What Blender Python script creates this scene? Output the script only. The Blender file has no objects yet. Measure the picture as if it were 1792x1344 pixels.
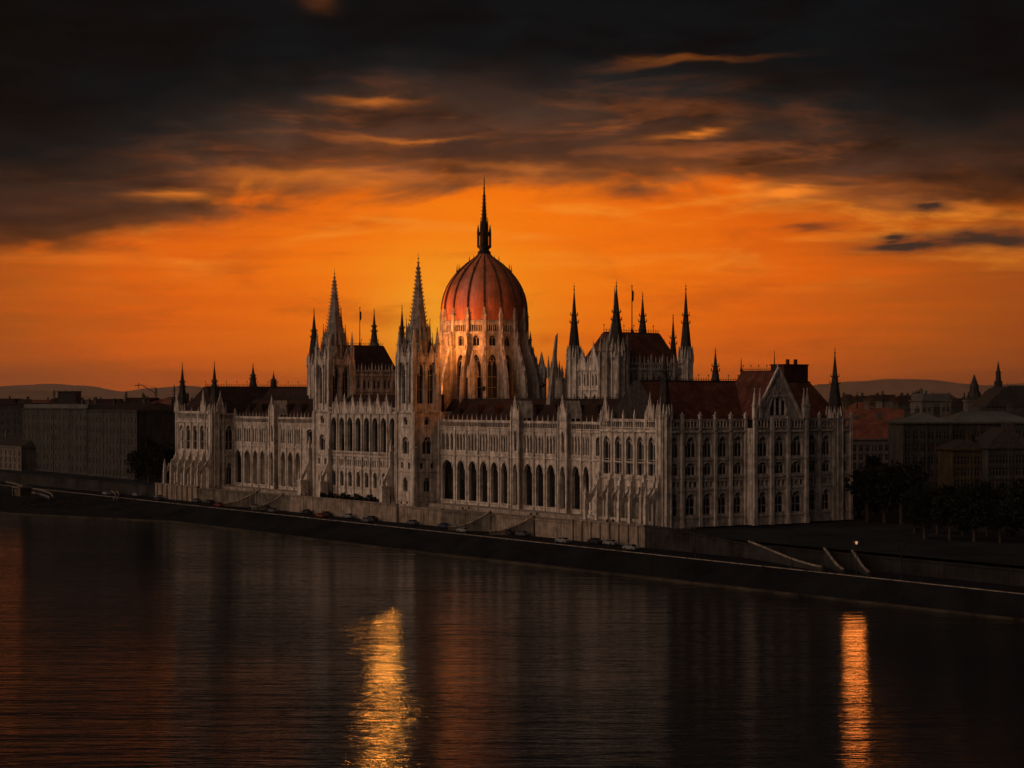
import bpy, math, random, mathutils
from math import sin, cos, pi, sqrt, radians as R
random.seed(7)
D = bpy.data; SC = bpy.context.scene; COL = SC.collection
F = 3306.0                      # focal length in photograph pixels (1792 wide)
CX, CY0 = 35.2, 440.0           # near corner of the parliament building
UX, UY = -.569, .822            # along the river front, away from the camera
VX, VY = .822, .569             # away from the river
CAMZ = 30.0
ROT = math.atan2(VY, VX)
def U(px, v):
    k = (px-896)/F
    return (CX+VX*v-k*(CY0+VY*v))/(-UX+UY*k)
def V(px, u):
    k = (px-896)/F
    return (k*(CY0+UY*u)-CX-UX*u)/(VX-VY*k)
def W(u, v, z=0): return (CX+UX*u+VX*v, CY0+UY*u+VY*v, z)
def Z(py, u, v): return CAMZ-(py-700)*(CY0+UY*u+VY*v)/F
def XY(px, Y): return ((px-896)/F*Y, Y)
def ZY(py, Y): return CAMZ-(py-700)*Y/F

# ---------------------------------------------------------------- materials
def node_mat(name, col, rough=.8, var=.25, scale=.6, metal=0, bump=.15, col2=None, stretch=(1,1,1), spec=.06, bscale=None, streak=0):
    m = D.materials.new(name); m.use_nodes = True
    nt = m.node_tree; N = nt.nodes; L = nt.links
    b = N['Principled BSDF']; b.inputs['Roughness'].default_value = rough
    b.inputs['Metallic'].default_value = metal; b.inputs['Specular IOR Level'].default_value = spec
    tc = N.new('ShaderNodeTexCoord'); mp = N.new('ShaderNodeMapping'); mp.inputs['Scale'].default_value = stretch
    L.new(tc.outputs['Object'], mp.inputs[0])
    n = N.new('ShaderNodeTexNoise'); n.inputs['Scale'].default_value = scale; n.inputs['Detail'].default_value = 7
    n.inputs['Roughness'].default_value = .65
    L.new(mp.outputs[0], n.inputs['Vector'])
    r = N.new('ShaderNodeValToRGB'); L.new(n.outputs['Fac'], r.inputs[0])
    c2 = col2 or tuple(c*(1-var*1.6) for c in col)
    r.color_ramp.elements[0].position = .32; r.color_ramp.elements[1].position = .68
    r.color_ramp.elements[0].color = (*c2, 1); r.color_ramp.elements[1].color = (*[min(1, c*(1+var*.6)) for c in col], 1)
    out = r.outputs[0]
    if streak:
        mp2 = N.new('ShaderNodeMapping'); mp2.inputs['Scale'].default_value = (1.3, 1.3, .08); L.new(tc.outputs['Object'], mp2.inputs[0])
        n2 = N.new('ShaderNodeTexNoise'); n2.inputs['Scale'].default_value = 1.2; n2.inputs['Detail'].default_value = 5; L.new(mp2.outputs[0], n2.inputs['Vector'])
        r2 = N.new('ShaderNodeValToRGB'); L.new(n2.outputs['Fac'], r2.inputs[0])
        r2.color_ramp.elements[0].position = .35; r2.color_ramp.elements[1].position = .62
        r2.color_ramp.elements[0].color = (1-streak,)*3+(1,); r2.color_ramp.elements[1].color = (1, 1, 1, 1)
        mx = N.new('ShaderNodeMix'); mx.data_type = 'RGBA'; mx.blend_type = 'MULTIPLY'; mx.inputs[0].default_value = 1
        L.new(out, mx.inputs[6]); L.new(r2.outputs[0], mx.inputs[7]); out = mx.outputs[2]
    L.new(out, b.inputs['Base Color'])
    if bump:
        nb = N.new('ShaderNodeTexNoise'); nb.inputs['Scale'].default_value = bscale or scale*5; nb.inputs['Detail'].default_value = 4
        L.new(mp.outputs[0], nb.inputs['Vector'])
        bp = N.new('ShaderNodeBump'); bp.inputs['Strength'].default_value = bump; bp.inputs['Distance'].default_value = .3
        L.new(nb.outputs['Fac'], bp.inputs['Height']); L.new(bp.outputs[0], b.inputs['Normal'])
    return m
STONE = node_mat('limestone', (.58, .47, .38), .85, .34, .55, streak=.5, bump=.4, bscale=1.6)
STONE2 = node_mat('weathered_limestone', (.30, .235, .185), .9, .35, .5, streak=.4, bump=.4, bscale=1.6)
DARKSTONE = node_mat('shaded_interior_stone', (.03, .026, .022), .9, .3, .5)  # shade inside arcade and loggia is put into this near-black stone colour
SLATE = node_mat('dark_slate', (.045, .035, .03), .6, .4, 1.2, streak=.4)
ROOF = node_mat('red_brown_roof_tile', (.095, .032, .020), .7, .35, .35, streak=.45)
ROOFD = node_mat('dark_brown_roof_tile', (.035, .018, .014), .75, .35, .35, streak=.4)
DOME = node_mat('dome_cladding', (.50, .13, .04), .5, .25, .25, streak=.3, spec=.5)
RIB = node_mat('dome_rib', (.09, .04, .025), .5, .3, .5)
GLASS = node_mat('window_glass', (.010, .012, .016), .15, .3, .4, bump=.05, spec=.25)
IRON = node_mat('iron', (.02, .017, .015), .5, .3, 2)
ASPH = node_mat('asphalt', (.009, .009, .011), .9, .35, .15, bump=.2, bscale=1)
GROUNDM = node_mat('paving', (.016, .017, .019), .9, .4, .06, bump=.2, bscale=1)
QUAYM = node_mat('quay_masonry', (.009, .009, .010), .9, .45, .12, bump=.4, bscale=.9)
TERRM = node_mat('terrace_ashlar', (.27, .20, .15), .88, .35, .35, streak=.5, bump=.3, bscale=1.6)
KERBM = node_mat('kerb_granite', (.22, .17, .13), .8, .5, .5)
PLAST = node_mat('grey_render', (.062, .054, .046), .9, .3, .25, streak=.4)
PLASO = node_mat('ochre_render', (.075, .052, .028), .9, .3, .25, streak=.4)
PLASP = node_mat('pale_render', (.13, .105, .085), .9, .3, .25, streak=.4)
REDT = node_mat('city_red_tile', (.15, .05, .03), .8, .35, .3)
GREYR = node_mat('grey_metal_roof', (.085, .078, .07), .6, .3, .1)
BARK = node_mat('bark', (.05, .035, .025), .9, .3, 2)
LEAF = node_mat('leaves', (.009, .011, .007), .7, .5, .4, bump=0)
HILLM = node_mat('hazy_dry_hill', (.24, .14, .07), .95, .4, .004, bump=0)  # dry grass, brightened so the colour carries part of the distance haze
PAINTS = [node_mat('car_paint_%s' % n, c, .3, .05, 1, bump=0, spec=.5) for n, c in
          (('white', (.13, .13, .13)), ('grey', (.05, .05, .055)), ('black', (.015, .015, .017)), ('red', (.10, .015, .01)), ('blue', (.012, .02, .05)))]
TYRE = node_mat('tyre', (.015, .015, .015), .9, .1, 1)
STEELP = node_mat('painted_steel', (.20, .16, .13), .5, .3, 1)

# ---------------------------------------------------------------- mesh builder
class MB:
    def __init__(s): s.v = []; s.f = []; s.m = []; s.smooth = False
    def poly(s, pts, m=0):
        b = len(s.v); s.v.extend(pts); s.f.append(tuple(range(b, b+len(pts)))); s.m.append(m)
    def faces(s, vs, fs, m=0):
        b = len(s.v); s.v.extend(vs)
        for f in fs: s.f.append(tuple(b+i for i in f)); s.m.append(m)
    def box(s, x0, x1, y0, y1, z0, z1, m=0):
        s.faces([(x0,y0,z0),(x1,y0,z0),(x1,y1,z0),(x0,y1,z0),(x0,y0,z1),(x1,y0,z1),(x1,y1,z1),(x0,y1,z1)],
                [(0,3,2,1),(4,5,6,7),(0,1,5,4),(1,2,6,5),(2,3,7,6),(3,0,4,7)], m)
    def fru(s, cx, cy, z0, z1, r0, r1, n=8, m=0, ph=0, bottom=True):
        vs = []; 
        for r, z in ((r0, z0), (r1, z1)):
            for i in range(n):
                a = ph+2*pi*i/n; vs.append((cx+r*cos(a), cy+r*sin(a), z))
        fs = [(i, (i+1)%n, n+(i+1)%n, n+i) for i in range(n)]
        if bottom: fs.append(tuple(range(n-1, -1, -1)))
        fs.append(tuple(range(n, 2*n)))
        s.faces(vs, fs, m)
    def lathe(s, cx, cy, prof, n=32, m=0, ph=0):
        vs = [(cx+r*cos(ph+2*pi*i/n), cy+r*sin(ph+2*pi*i/n), z) for r, z in prof for i in range(n)]
        fs = [(j*n+i, j*n+(i+1)%n, (j+1)*n+(i+1)%n, (j+1)*n+i) for j in range(len(prof)-1) for i in range(n)]
        s.faces(vs, fs, m)
    def bar(s, p, q, w, m=0, w2=None):
        import mathutils
        p = mathutils.Vector(p); q = mathutils.Vector(q); d = (q-p)
        if d.length < 1e-6: return
        d.normalize(); up = mathutils.Vector((0,0,1)) if abs(d.z) < .95 else mathutils.Vector((1,0,0))
        a = d.cross(up).normalized(); b = d.cross(a).normalized(); w2 = w if w2 is None else w2
        vs = [tuple(c+a*i*ww/2+b*j*ww/2) for c, ww in ((p, w), (q, w2)) for i, j in ((-1,-1),(1,-1),(1,1),(-1,1))]
        s.faces(vs, [(0,1,5,4),(1,2,6,5),(2,3,7,6),(3,0,4,7),(0,3,2,1),(4,5,6,7)], m)
    def pin(s, x, y, z, w, h, m=0, base=.42):
        h1 = h*base; s.box(x-w/2, x+w/2, y-w/2, y+w/2, z, z+h1, m)
        s.box(x-w*.68, x+w*.68, y-w*.68, y+w*.68, z+h1, z+h1+w*.3, m)
        s.fru(x, y, z+h1+w*.3, z+h, w*.62, w*.06, 4, m, pi/4)
        for k in (.3, .6):
            zz = z+h1+(h-h1)*k; r = w*.62*(1-k)+w*.14
            s.box(x-r, x+r, y-r*.25, y+r*.25, zz, zz+w*.22, m); s.box(x-r*.25, x+r*.25, y-r, y+r, zz, zz+w*.22, m)
        s.fru(x, y, z+h-.05*h, z+h+.02*h, w*.2, w*.16, 4, m)
    def panel(s, x0, x1, z0, z1, t, hole=None, m=0, y=0):
        if not hole:
            s.poly([(x0,y,z0),(x1,y,z0),(x1,y,z1),(x0,y,z1)], m); return
        cx, hw, zs, zp, za, c = hole
        a, b = cx-hw, cx+hw
        s.poly([(x0,y,z0),(a,y,z0),(a,y,z1),(x0,y,z1)], m); s.poly([(b,y,z0),(x1,y,z0),(x1,y,z1),(b,y,z1)], m)
        if zs > z0+.01: s.poly([(a,y,z0),(b,y,z0),(b,y,zs),(a,y,zs)], m)
        pts = [(cx+x, zp+h) for x, h in arch(hw, za-zp, c)]
        for (xa, ha), (xb, hb) in zip(pts, pts[1:]):
            s.poly([(xa,y,ha),(xb,y,hb),(xb,y,z1),(xa,y,z1)], m)
            s.poly([(xb,y,hb),(xa,y,ha),(xa,y+t,ha),(xb,y+t,hb)], m)
        s.poly([(a,y,zs),(a,y,zp),(a,y+t,zp),(a,y+t,zs)], m); s.poly([(b,y,zp),(b,y,zs),(b,y+t,zs),(b,y+t,zp)], m)
        s.poly([(b,y,zs),(a,y,zs),(a,y+t,zs),(b,y+t,zs)], m)
        # hood mould standing a little proud
        for (xa, ha), (xb, hb) in zip(pts, pts[1:]):
            s.bar((xa,y-.05,ha+.12),(xb,y-.05,hb+.12), .2, m)
    def gablet(s, cx, y, z, w, h, t=.5, m=0):
        s.faces([(cx-w/2,y-t/2,z),(cx+w/2,y-t/2,z),(cx,y-t/2,z+h),(cx-w/2,y+t/2,z),(cx+w/2,y+t/2,z),(cx,y+t/2,z+h)],
                [(0,1,2),(5,4,3),(0,2,5,3),(1,4,5,2),(0,3,4,1)], m)
        for sg in (-1, 1):
            s.bar((cx+sg*w*.56, y-t*.5, z-.1), (cx, y-t*.5, z+h*1.04), .28, m)
            for k in (.25, .5, .75): 
                s.box(cx+sg*w*.56*(1-k)-.16, cx+sg*w*.56*(1-k)+.16, y-t*.5-.16, y-t*.5+.16, z+h*k+.1, z+h*k+.55, m)
            s.pin(cx+sg*w*.58, y-t*.4, z-.4, .42, h*.62+.4, m)
        s.fru(cx, y-t*.5, z+h*.98, z+h*1.28, .2, .04, 4, m)
        s.box(cx-.24, cx+.24, y-t*.5-.1, y-t*.5+.1, z+h*1.06, z+h*1.12, m)
    def bal(s, x0, x1, y, z0, z1, step=.8, pstep=None, ph=1.5, m=0, w=.16):
        s.box(x0, x1, y-w*.8, y+w*.8, z1-.22, z1, m); s.box(x0, x1, y-w*.8, y+w*.8, z0, z0+.25, m)
        n = max(1, round((x1-x0)/step))
        for i in range(n+1):
            x = x0+(x1-x0)*i/n; s.box(x-w/2, x+w/2, y-w/2, y+w/2, z0+.25, z1-.22, m)
            if i < n:
                xm = x+(x1-x0)/n/2
                s.box(xm-(x1-x0)/n*.36, xm+(x1-x0)/n*.36, y-w*.3, y+w*.3, z1-.22-(z1-z0)*.20, z1-.22, m)
        if pstep:
            n = max(1, round((x1-x0)/pstep))
            for i in range(n+1): s.pin(x0+(x1-x0)*i/n, y, z1-.02, .26, ph, m, .25)
    def mesh(s, name, mats):
        me = D.meshes.new(name); me.from_pydata([tuple(p) for p in s.v], [], s.f)
        for m in mats: me.materials.append(m)
        if len(mats) > 1: me.polygons.foreach_set('material_index', s.m)
        if s.smooth: me.polygons.foreach_set('use_smooth', [True]*len(s.f))
        me.update(); return me
    def build(s, name, mats, parent=None, loc=(0,0,0), rz=0):
        if not isinstance(mats, (list, tuple)): mats = [mats]
        return link(name, s.mesh(name, mats), parent, loc, rz)
def arch(hw, h, c=.6, n=8):
    c *= hw; o = []
    nn = sqrt(1-(c/(hw+c))**2)
    for i in range(n+1):
        x = -hw*cos(pi*i/n) if c == 0 else -hw+2*hw*i/n
        q = (abs(x)+c)/(hw+c); o.append((x, h*sqrt(max(0, 1-q*q))/nn))
    return o
def link(name, data, parent=None, loc=(0,0,0), rz=0):
    o = D.objects.new(name, data); COL.objects.link(o); o.parent = parent
    o.location = loc; o.rotation_euler = (0, 0, rz); return o
def tag(o, label, cat, group=None, kind=None):
    if label: o['label'] = label
    if cat: o['category'] = cat
    if group: o['group'] = group
    if kind: o['kind'] = kind
    return o
def empty(name, loc, rz=0):
    o = D.objects.new(name, None); COL.objects.link(o); o.location = loc; o.rotation_euler = (0,0,rz)
    o.empty_display_size = .5; return o
def copy_tree(o, parent=None):
    c = o.copy(); COL.objects.link(c); c.parent = parent
    for ch in list(o.children): copy_tree(ch, c)
    return c

# ---------------------------------------------------------------- windows
_wc = {}
def win_mesh(hw, hs, ha, c, nm, trs, stone=None):
    key = tuple(round(x, 2) for x in (hw, hs, ha, c, nm))+tuple(round(t, 2) for t in trs)+((stone or STONE).name,)
    if key in _wc: return _wc[key]
    b = MB(); e = .06
    pts = [(-hw-e, 0, -e), (hw+e, 0, -e)]
    if ha-hs < .02: pts += [(hw+e, 0, ha+e), (-hw-e, 0, ha+e)]
    else: pts += [(x*1.03, 0, hs+h+e) for x, h in reversed(arch(hw, ha-hs, c))]
    b.poly(pts, 0)
    w = max(.1, min(.2, hw*.11)); 
    for i in range(nm):
        x = -hw+2*hw*(i+1)/(nm+1); b.box(x-w/2, x+w/2, -.16, -.01, 0, hs+(ha-hs)*(.55 if nm > 1 or ha-hs < .02 else .35), 1)
    for t in trs: b.box(-hw, hw, -.14, -.01, t-w/2, t+w/2, 1)
    if ha-hs > .5:
        sg = hw/(nm+1) if nm else hw
        for i in range(nm+1):
            cx = -hw+(2*i+1)*sg
            a = arch(sg*.95, (ha-hs)*.5, .5, 4)
            for (xa, za), (xb, zb) in zip(a, a[1:]): b.bar((cx+xa, -.08, hs+za), (cx+xb, -.08, hs+zb), w, 1)
        if nm:
            r = hw*.34; zc = hs+(ha-hs)*.58
            for k in range(8):
                b.bar((r*cos(k*pi/4), -.08, zc+r*sin(k*pi/4)), (r*cos((k+1)*pi/4), -.08, zc+r*sin((k+1)*pi/4)), w*.8, 1)
    me = b.mesh('window', [GLASS, stone or STONE]); _wc[key] = me; return me

def river(uL, v0): return (v0, uL, 0), -pi/2      # local x = uL-u, local y = depth inland
def endf(vL, u0): return (vL, u0, 0), 0           # local x = v-vL, local y = depth
# rows: (z0, z1, None) or (z0, z1, dict(n=holes per bay, f=hole width share, s=sill, p=spring, a=apex, c=pointedness, m=mullions, t=[transoms], open=bool))
def facade(root, name, fr, xs, rows, t=.7, pier=.5, pd=.35, ztop=25., strings=(), stone=None, label=None, pier_pin=0, pz0=0, wname='window', skip=(), plinth=True):
    b = MB(); wins = []
    for i, (x0, x1) in enumerate(zip(xs, xs[1:])):
        for (z0, z1, h) in rows:
            if not h or i in skip: b.panel(x0, x1, z0, z1, t); continue
            n = h.get('n', 1)
            for k in range(n):
                a, e = x0+(x1-x0)*k/n, x0+(x1-x0)*(k+1)/n
                if n > 1:
                    mrg = (x1-x0)*.09; w_ = (x1-x0-2*mrg)/n
                    a2, e2 = x0+mrg+w_*k, x0+mrg+w_*(k+1)
                    cx = (a2+e2)/2; hw = w_*h['f']/2
                    if k == 0: e = e2
                    elif k == n-1: a = a2
                    else: a, e = a2, e2
                else: cx = (a+e)/2; hw = (e-a)*h['f']/2
                b.panel(a, e, z0, z1, h.get('d', t), (cx, hw, h['s'], h['p'], h['a'], h.get('c', .6)))
                if not h.get('open'): wins.append((cx, hw, h))
    W_, T = xs[-1], rows[-1][1]
    zb = rows[0][0]
    for z, hgt, d in strings: b.box(xs[0]-.1, xs[-1]+.1, -d, -.003, z, z+hgt)
    if pier:
        for i, x in enumerate(xs):
            b.box(x-pier/2, x+pier/2, -pd, -.006, pz0, ztop)
            b.box(x-pier*.65, x+pier*.65, -pd-.1, -.006, pz0, pz0+1.2)
            b.fru(x, -pd*.5, ztop*.62, ztop*.62+1.4, pier*.6, .08, 4, 0, pi/4)
            if pier_pin: b.pin(x, -pd*.3, ztop, pier*.85, pier_pin)
    o = b.build(name, stone or STONE, root, *fr)
    if label: o['label'] = label
    for cx, hw, h in wins:
        me = win_mesh(hw, h['p']-h['s'], h['a']-h['s'], h.get('c', .6), h.get('m', 1), h.get('t', ()), stone)
        link(wname, me, o, (cx, h.get('d', t)-.02, h['s']))
    return o

# =====================================================================  PARLIAMENT
P = empty('parliament_building', (CX, CY0, 0), ROT)
tag(P, 'long pale gothic parliament with ribbed central dome and many spires along the far river bank', 'parliament')

def turret(root, name, u, v, z0, zb, zt, r, mats=(STONE, SLATE), pins=8, ph=4.0, label=None, ring=True):
    """octagonal stone turret (z0..zb) with a ring of pinnacles and a tall slate spire (zb..zt)"""
    b = MB(); x, y = v, u
    b.fru(x, y, z0, zb, r, r, 8, 0, pi/8)
    for i in range(8):
        a = pi/8+i*pi/4; b.box(x+r*cos(a)-.15, x+r*cos(a)+.15, y+r*sin(a)-.15, y+r*sin(a)+.15, z0, zb)
    b.fru(x, y, zb-.5, zb, r+.3, r+.3, 8, 0, pi/8)
    for i in range(pins):
        a = pi/8+2*pi*i/pins; b.pin(x+(r+.15)*cos(a), y+(r+.15)*sin(a), zb-1.2, .4, ph, 0, .45)
    for i in range(8):
        a = i*pi/4; cxx, cyy = x+(r*.92)*cos(a), y+(r*.92)*sin(a)
        b.fru(cxx, cyy, zb, zb+ph*.75, r*.3, .04, 4, 0, a)
    o = b.build(name, mats[0], root)
    if label: o['label'] = label
    s = MB(); H = zt-zb
    s.fru(x, y, zb, zb+H*.14, r*1.05, r*.86, 8, 0, pi/8); s.fru(x, y, zb+H*.14, zb+H*.60, r*.86, r*.32, 8, 0, pi/8)
    s.fru(x, y, zb+H*.60, zb+H*.9, r*.32, .09, 8, 0, pi/8)
    s.fru(x, y, zb+H*.88, zt, .07, .03, 6, 0)
    s.fru(x, y, zb+H*.90, zb+H*.92, .22, .22, 6, 0); s.fru(x, y, zb+H*.945, zb+H*.955, .3, .3, 4, 0)
    if ring:
        for k in (.46, .56):
            rr = r*.86+(r*.32-r*.86)*(k-.14)/.46
            for i in range(8):
                a = pi/8+i*pi/4; xx, yy = x+rr*cos(a), y+rr*sin(a)
                s.bar((xx, yy, zb+H*k), (x+(rr+.35)*cos(a), y+(rr+.35)*sin(a), zb+H*k+.25), .2)
                s.bar((x+(rr+.35)*cos(a), y+(rr+.35)*sin(a), zb+H*k+.1), (x+(rr+.35)*cos(a), y+(rr+.35)*sin(a), zb+H*k+.9), .14, 0, .05)
    s.build('spire', mats[1], o)
    return o

def hip(b, x0, x1, y0, y1, z0, z1, along='x', inset0=0, inset1=0, rw=.4, m=0, mend=None):
    """hipped roof, ridge along x or y"""
    if along == 'x':
        ym = (y0+y1)/2
        r = [(x0+inset0, ym-rw, z1), (x1-inset1, ym-rw, z1), (x1-inset1, ym+rw, z1), (x0+inset0, ym+rw, z1)]
    else:
        xm = (x0+x1)/2
        r = [(xm-rw, y0+inset0, z1), (xm+rw, y0+inset0, z1), (xm+rw, y1-inset1, z1), (xm-rw, y1-inset1, z1)]
    e = [(x0,y0,z0),(x1,y0,z0),(x1,y1,z0),(x0,y1,z0)]
    b.faces(e+r, [(0,1,5,4),(1,2,6,5),(2,3,7,6),(3,0,4,7),(4,5,6,7),(3,2,1,0)], m)
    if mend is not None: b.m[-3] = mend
def cresting(b, p, q, z, h=1.3, step=1.0, m=0):
    n = max(2, int(sqrt((q[0]-p[0])**2+(q[1]-p[1])**2)/step))
    b.bar((*p, z+.05), (*q, z+.05), .22, m); b.bar((*p, z+h*.45), (*q, z+h*.45), .1, m)
    for i in range(n+1):
        x = p[0]+(q[0]-p[0])*i/n; y = p[1]+(q[1]-p[1])*i/n; hh = h*(1.5 if i % 4 == 0 else random.uniform(.7, 1))
        b.bar((x, y, z), (x, y, z+hh), .13, m, .04)
        if i % 4 == 0: b.fru(x, y, z+hh*.8, z+hh*.95, .17, .17, 5, m)

# ---- solid bodies behind the facades (one wall part each)
b = MB()
b.box(1.6, 59.3, .8, 23.2, 0, 24.9)                 # near end block   (x = v, y = u)
b.box(9.3+4.2, 55, 23.2, 110.6, 0, 22.0)
b.box(13, 55, 168, 240.6, 0, 22.0)
b.box(9.6, 58, 110.8, 167.2, 0, 26.5)
b.box(1.2, 59, 240.8, 267.4, 0, 24.9)
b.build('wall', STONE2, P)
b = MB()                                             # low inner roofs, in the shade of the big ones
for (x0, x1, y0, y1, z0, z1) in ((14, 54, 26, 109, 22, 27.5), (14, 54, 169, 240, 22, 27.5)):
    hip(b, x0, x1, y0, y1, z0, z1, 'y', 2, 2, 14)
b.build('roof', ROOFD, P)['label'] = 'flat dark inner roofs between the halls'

# ---- near end block: river front (v=0)
xs = [23.7-U(p, 0) for p in (1052, 1072, 1091.5, 1111, 1130.5, 1150)]
x_end = 23.7
rows = [(0, 11.3, dict(f=.5, s=1.5, p=6.8, a=8.6, c=.4, m=1)),
        (11.3, 22.6, dict(f=.60, s=12.2, p=19.3, a=21.4, c=.5, m=1, t=[2.7, 3.6])), (22.6, 23.4, None)]
fr = river(23.7, 0)
pav = facade(P, 'river_pavilion', fr, xs+[x_end], rows, ztop=25.5, strings=[(11.2, .35, .3), (22.4, .5, .45), (15.1, .25, .12)], pier_pin=2.2, skip=(5,))
pav['label'] = 'five-bay river end pavilion with sloping buttresses at its foot, at the near end'
b = MB(); b.bal(0, x_end, -.2, 23.3, 25.5, .85)
for i in (0, 4): b.gablet((xs[i]+xs[i+1])/2, -.2, 25.4, 2.3, 5.2)
for q in (-1.0, .6, 1.6): b.pin(x_end-2.2+q, -.3, 25.4, .5, 4.2+q*.6)
b.build('balustrade', STONE, pav)
def buttresses(parent, xs, zt, dep=5.0, zb=.0, lean=1):
    for x in xs:
        b = MB()
        # outer leg, raking fin and pinnacle
        b.box(x-.42, x+.42, -dep, -dep+1.0, zb, zt*.52)
        b.pin(x, -dep+.5, zt*.52, .7, zt*.30)
        b.faces([(x-.3,-dep+.6,zt*.50),(x+.3,-dep+.6,zt*.50),(x+.3,-.05,zt),(x-.3,-.05,zt),
                 (x-.3,-dep+.6,zt*.36),(x+.3,-dep+.6,zt*.36),(x+.3,-.05,zt*.80),(x-.3,-.05,zt*.80)],
                [(0,1,2,3),(7,6,5,4),(0,3,7,4),(1,5,6,2),(0,4,5,1),(3,2,6,7)])
        b.box(x-.36, x+.36, -1.5, -.02, zb, zt*.92)
        b.fru(x, -.75, zt*.92, zt*1.1, .5, .05, 4, 0, pi/4)
        for k in (.3, .55, .8): b.box(x-.14, x+.14, -dep+.6+(dep-.6)*k-.2, -dep+.6+(dep-.6)*k+.2, zt*(.5+.5*k), zt*(.5+.5*k)+.5)
        b.build('buttress', STONE, parent)
buttresses(pav, xs+[x_end-.6], 11.6, 5.2)
b = MB(); b.bal(.3, x_end-.3, -4.5, .02, 2.2, .8); b.build('foot_balustrade', STONE, pav)

# ---- near end block: end front (u=0)
main1 = [V(p, 0) for p in (1166, 1193, 1224.5, 1251, 1278, 1304)]
main2 = [V(p, 0) for p in (1409, 1433, 1458, 1488)]
rows_e = [(0, 2.2, None), (2.2, 8.9, dict(f=.52, s=2.9, p=6.4, a=7.9, c=0, m=1, t=[1.8])),
          (8.9, 11.6, dict(n=3, f=.62, s=9.4, p=10.7, a=10.72, m=0)), 
          (11.6, 15.7, dict(f=.58, s=12.3, p=14.0, a=15.1, c=.0, m=2)),
          (15.7, 22.4, dict(f=.60, s=16.5, p=19.2, a=21.3, c=.35, m=2)), (22.4, 23.3, None)]
STR = [(2.1, .3, .25), (8.6, .3, .2), (11.5, .35, .3), (15.7, .3, .25), (22.3, .5, .5)]
f1 = facade(P, 'end_wall', endf(0, 0), main1, rows_e, pier=.8, pd=.5, ztop=25.6, strings=STR, pier_pin=1.6)
f2 = facade(P, 'end_wall', endf(0, 0), main2, rows_e, pier=.8, pd=.5, ztop=25.6, strings=STR, pier_pin=1.6)
f1['label'] = 'five-bay end wall left of the great gable'; f2['label'] = 'three-bay end wall right of the great gable'
for f, m in ((f1, main1), (f2, main2)):
    b = MB(); b.bal(m[0], m[-1], -.25, 23.3, 25.5, 1.0, w=.2); b.build('balustrade', STONE, f)
UP = -3.0
mp = [V(p, UP) for p in (1320, 1349.5, 1378, 1410)]
b = MB(); b.box(mp[0]+.1, mp[-1]-.1, UP+.75, 2.0, 0, 23.2); b.box(mp[0]+.01, mp[-1]-.01, UP+.7, .2, 0, 23.1); b.build('wall', STONE, P)
rows_p = [(0, 2.2, None)]+rows_e[1:]
f3 = facade(P, 'gabled_pavilion', endf(0, UP), mp, rows_p, pier=1.0, pd=.6, ztop=26.0, strings=STR, pier_pin=0)
f3['label'] = 'projecting pavilion under the great traceried gable of the end front'
g0, g1 = mp[0]+.9, mp[-1]-.6; gx = V(1361, UP); gz = ZAP = Z(646, UP, gx)
b = MB(); b.bal(mp[0], mp[-1], -.25, 23.3, 25.6, 1.0, w=.22)
for x in (mp[0]-.2, mp[0]+1.6, mp[-1]-.9, mp[-1]+.2): b.pin(x, -.3, 25.6, .85, 7.2)
b.build('balustrade', STONE, f3)
b = MB()                                             # great gable with three lights and openwork
def slope(x): return gz-(gz-25.6)*abs(x-gx)/((g1-g0)/2)
n = 28; hw3 = 2.6; zb_ = 26.3; zt_ = 29.6
for i in range(n):
    a, e = gx-(g1-g0)/2+(g1-g0)*i/n, gx-(g1-g0)/2+(g1-g0)*(i+1)/n
    xm = (a+e)/2
    if abs(xm-gx) < hw3:
        top = zt_+ .9*(1-abs(xm-gx)/hw3)
        b.poly([(a,0,25.6),(e,0,25.6),(e,0,zb_),(a,0,zb_)]); b.poly([(a,0,top),(e,0,top),(e,0,slope(e)),(a,0,slope(a))])
        b.poly([(a,0,top),(a,.6,top),(e,.6,top),(e,0,top)])
    else: b.poly([(a,0,25.6),(e,0,25.6),(e,0,max(25.6,slope(e))),(a,0,max(25.6,slope(a)))])
for x in (-hw3, -hw3/3, hw3/3, hw3): b.box(gx+x-.17, gx+x+.17, -.12, .4, zb_, zt_+.9)
for sg in (-1, 1):
    b.bar((gx+sg*(g1-g0)*.53, -.25, 25.3), (gx, -.25, gz+.3), .55)
    for k in range(1, 10):
        xx = gx+sg*(g1-g0)/2*(1-k/10); b.fru(xx, -.25, slope(xx)+.2, slope(xx)+1.1, .25, .05, 4)
    for k in (.35, .6): b.bar((gx+sg*(g1-g0)*.5*k*1.2, -.12, 26+6*.1), (gx+sg*.4, -.12, gz-2-k*2), .2)
b.bar((gx-3.0, -.15, 30.9), (gx+3.0, -.15, 30.9), .35)
for k in range(10):
    b.bar((gx+.9*cos(k*pi/5), -.12, 32.6+.9*sin(k*pi/5)), (gx+.9*cos((k+1)*pi/5), -.12, 32.6+.9*sin((k+1)*pi/5)), .2)
b.fru(gx, 0, gz, gz+1.6, .25, .05, 6)
gab = b.build('gable', STONE, f3)
b = MB(); b.poly([(gx-hw3-.1,.35,zb_-.1),(gx+hw3+.1,.35,zb_-.1),(gx+hw3+.1,.35,zt_+1),(gx-hw3-.1,.35,zt_+1)]); b.build('gable_window', GLASS, f3)
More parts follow.
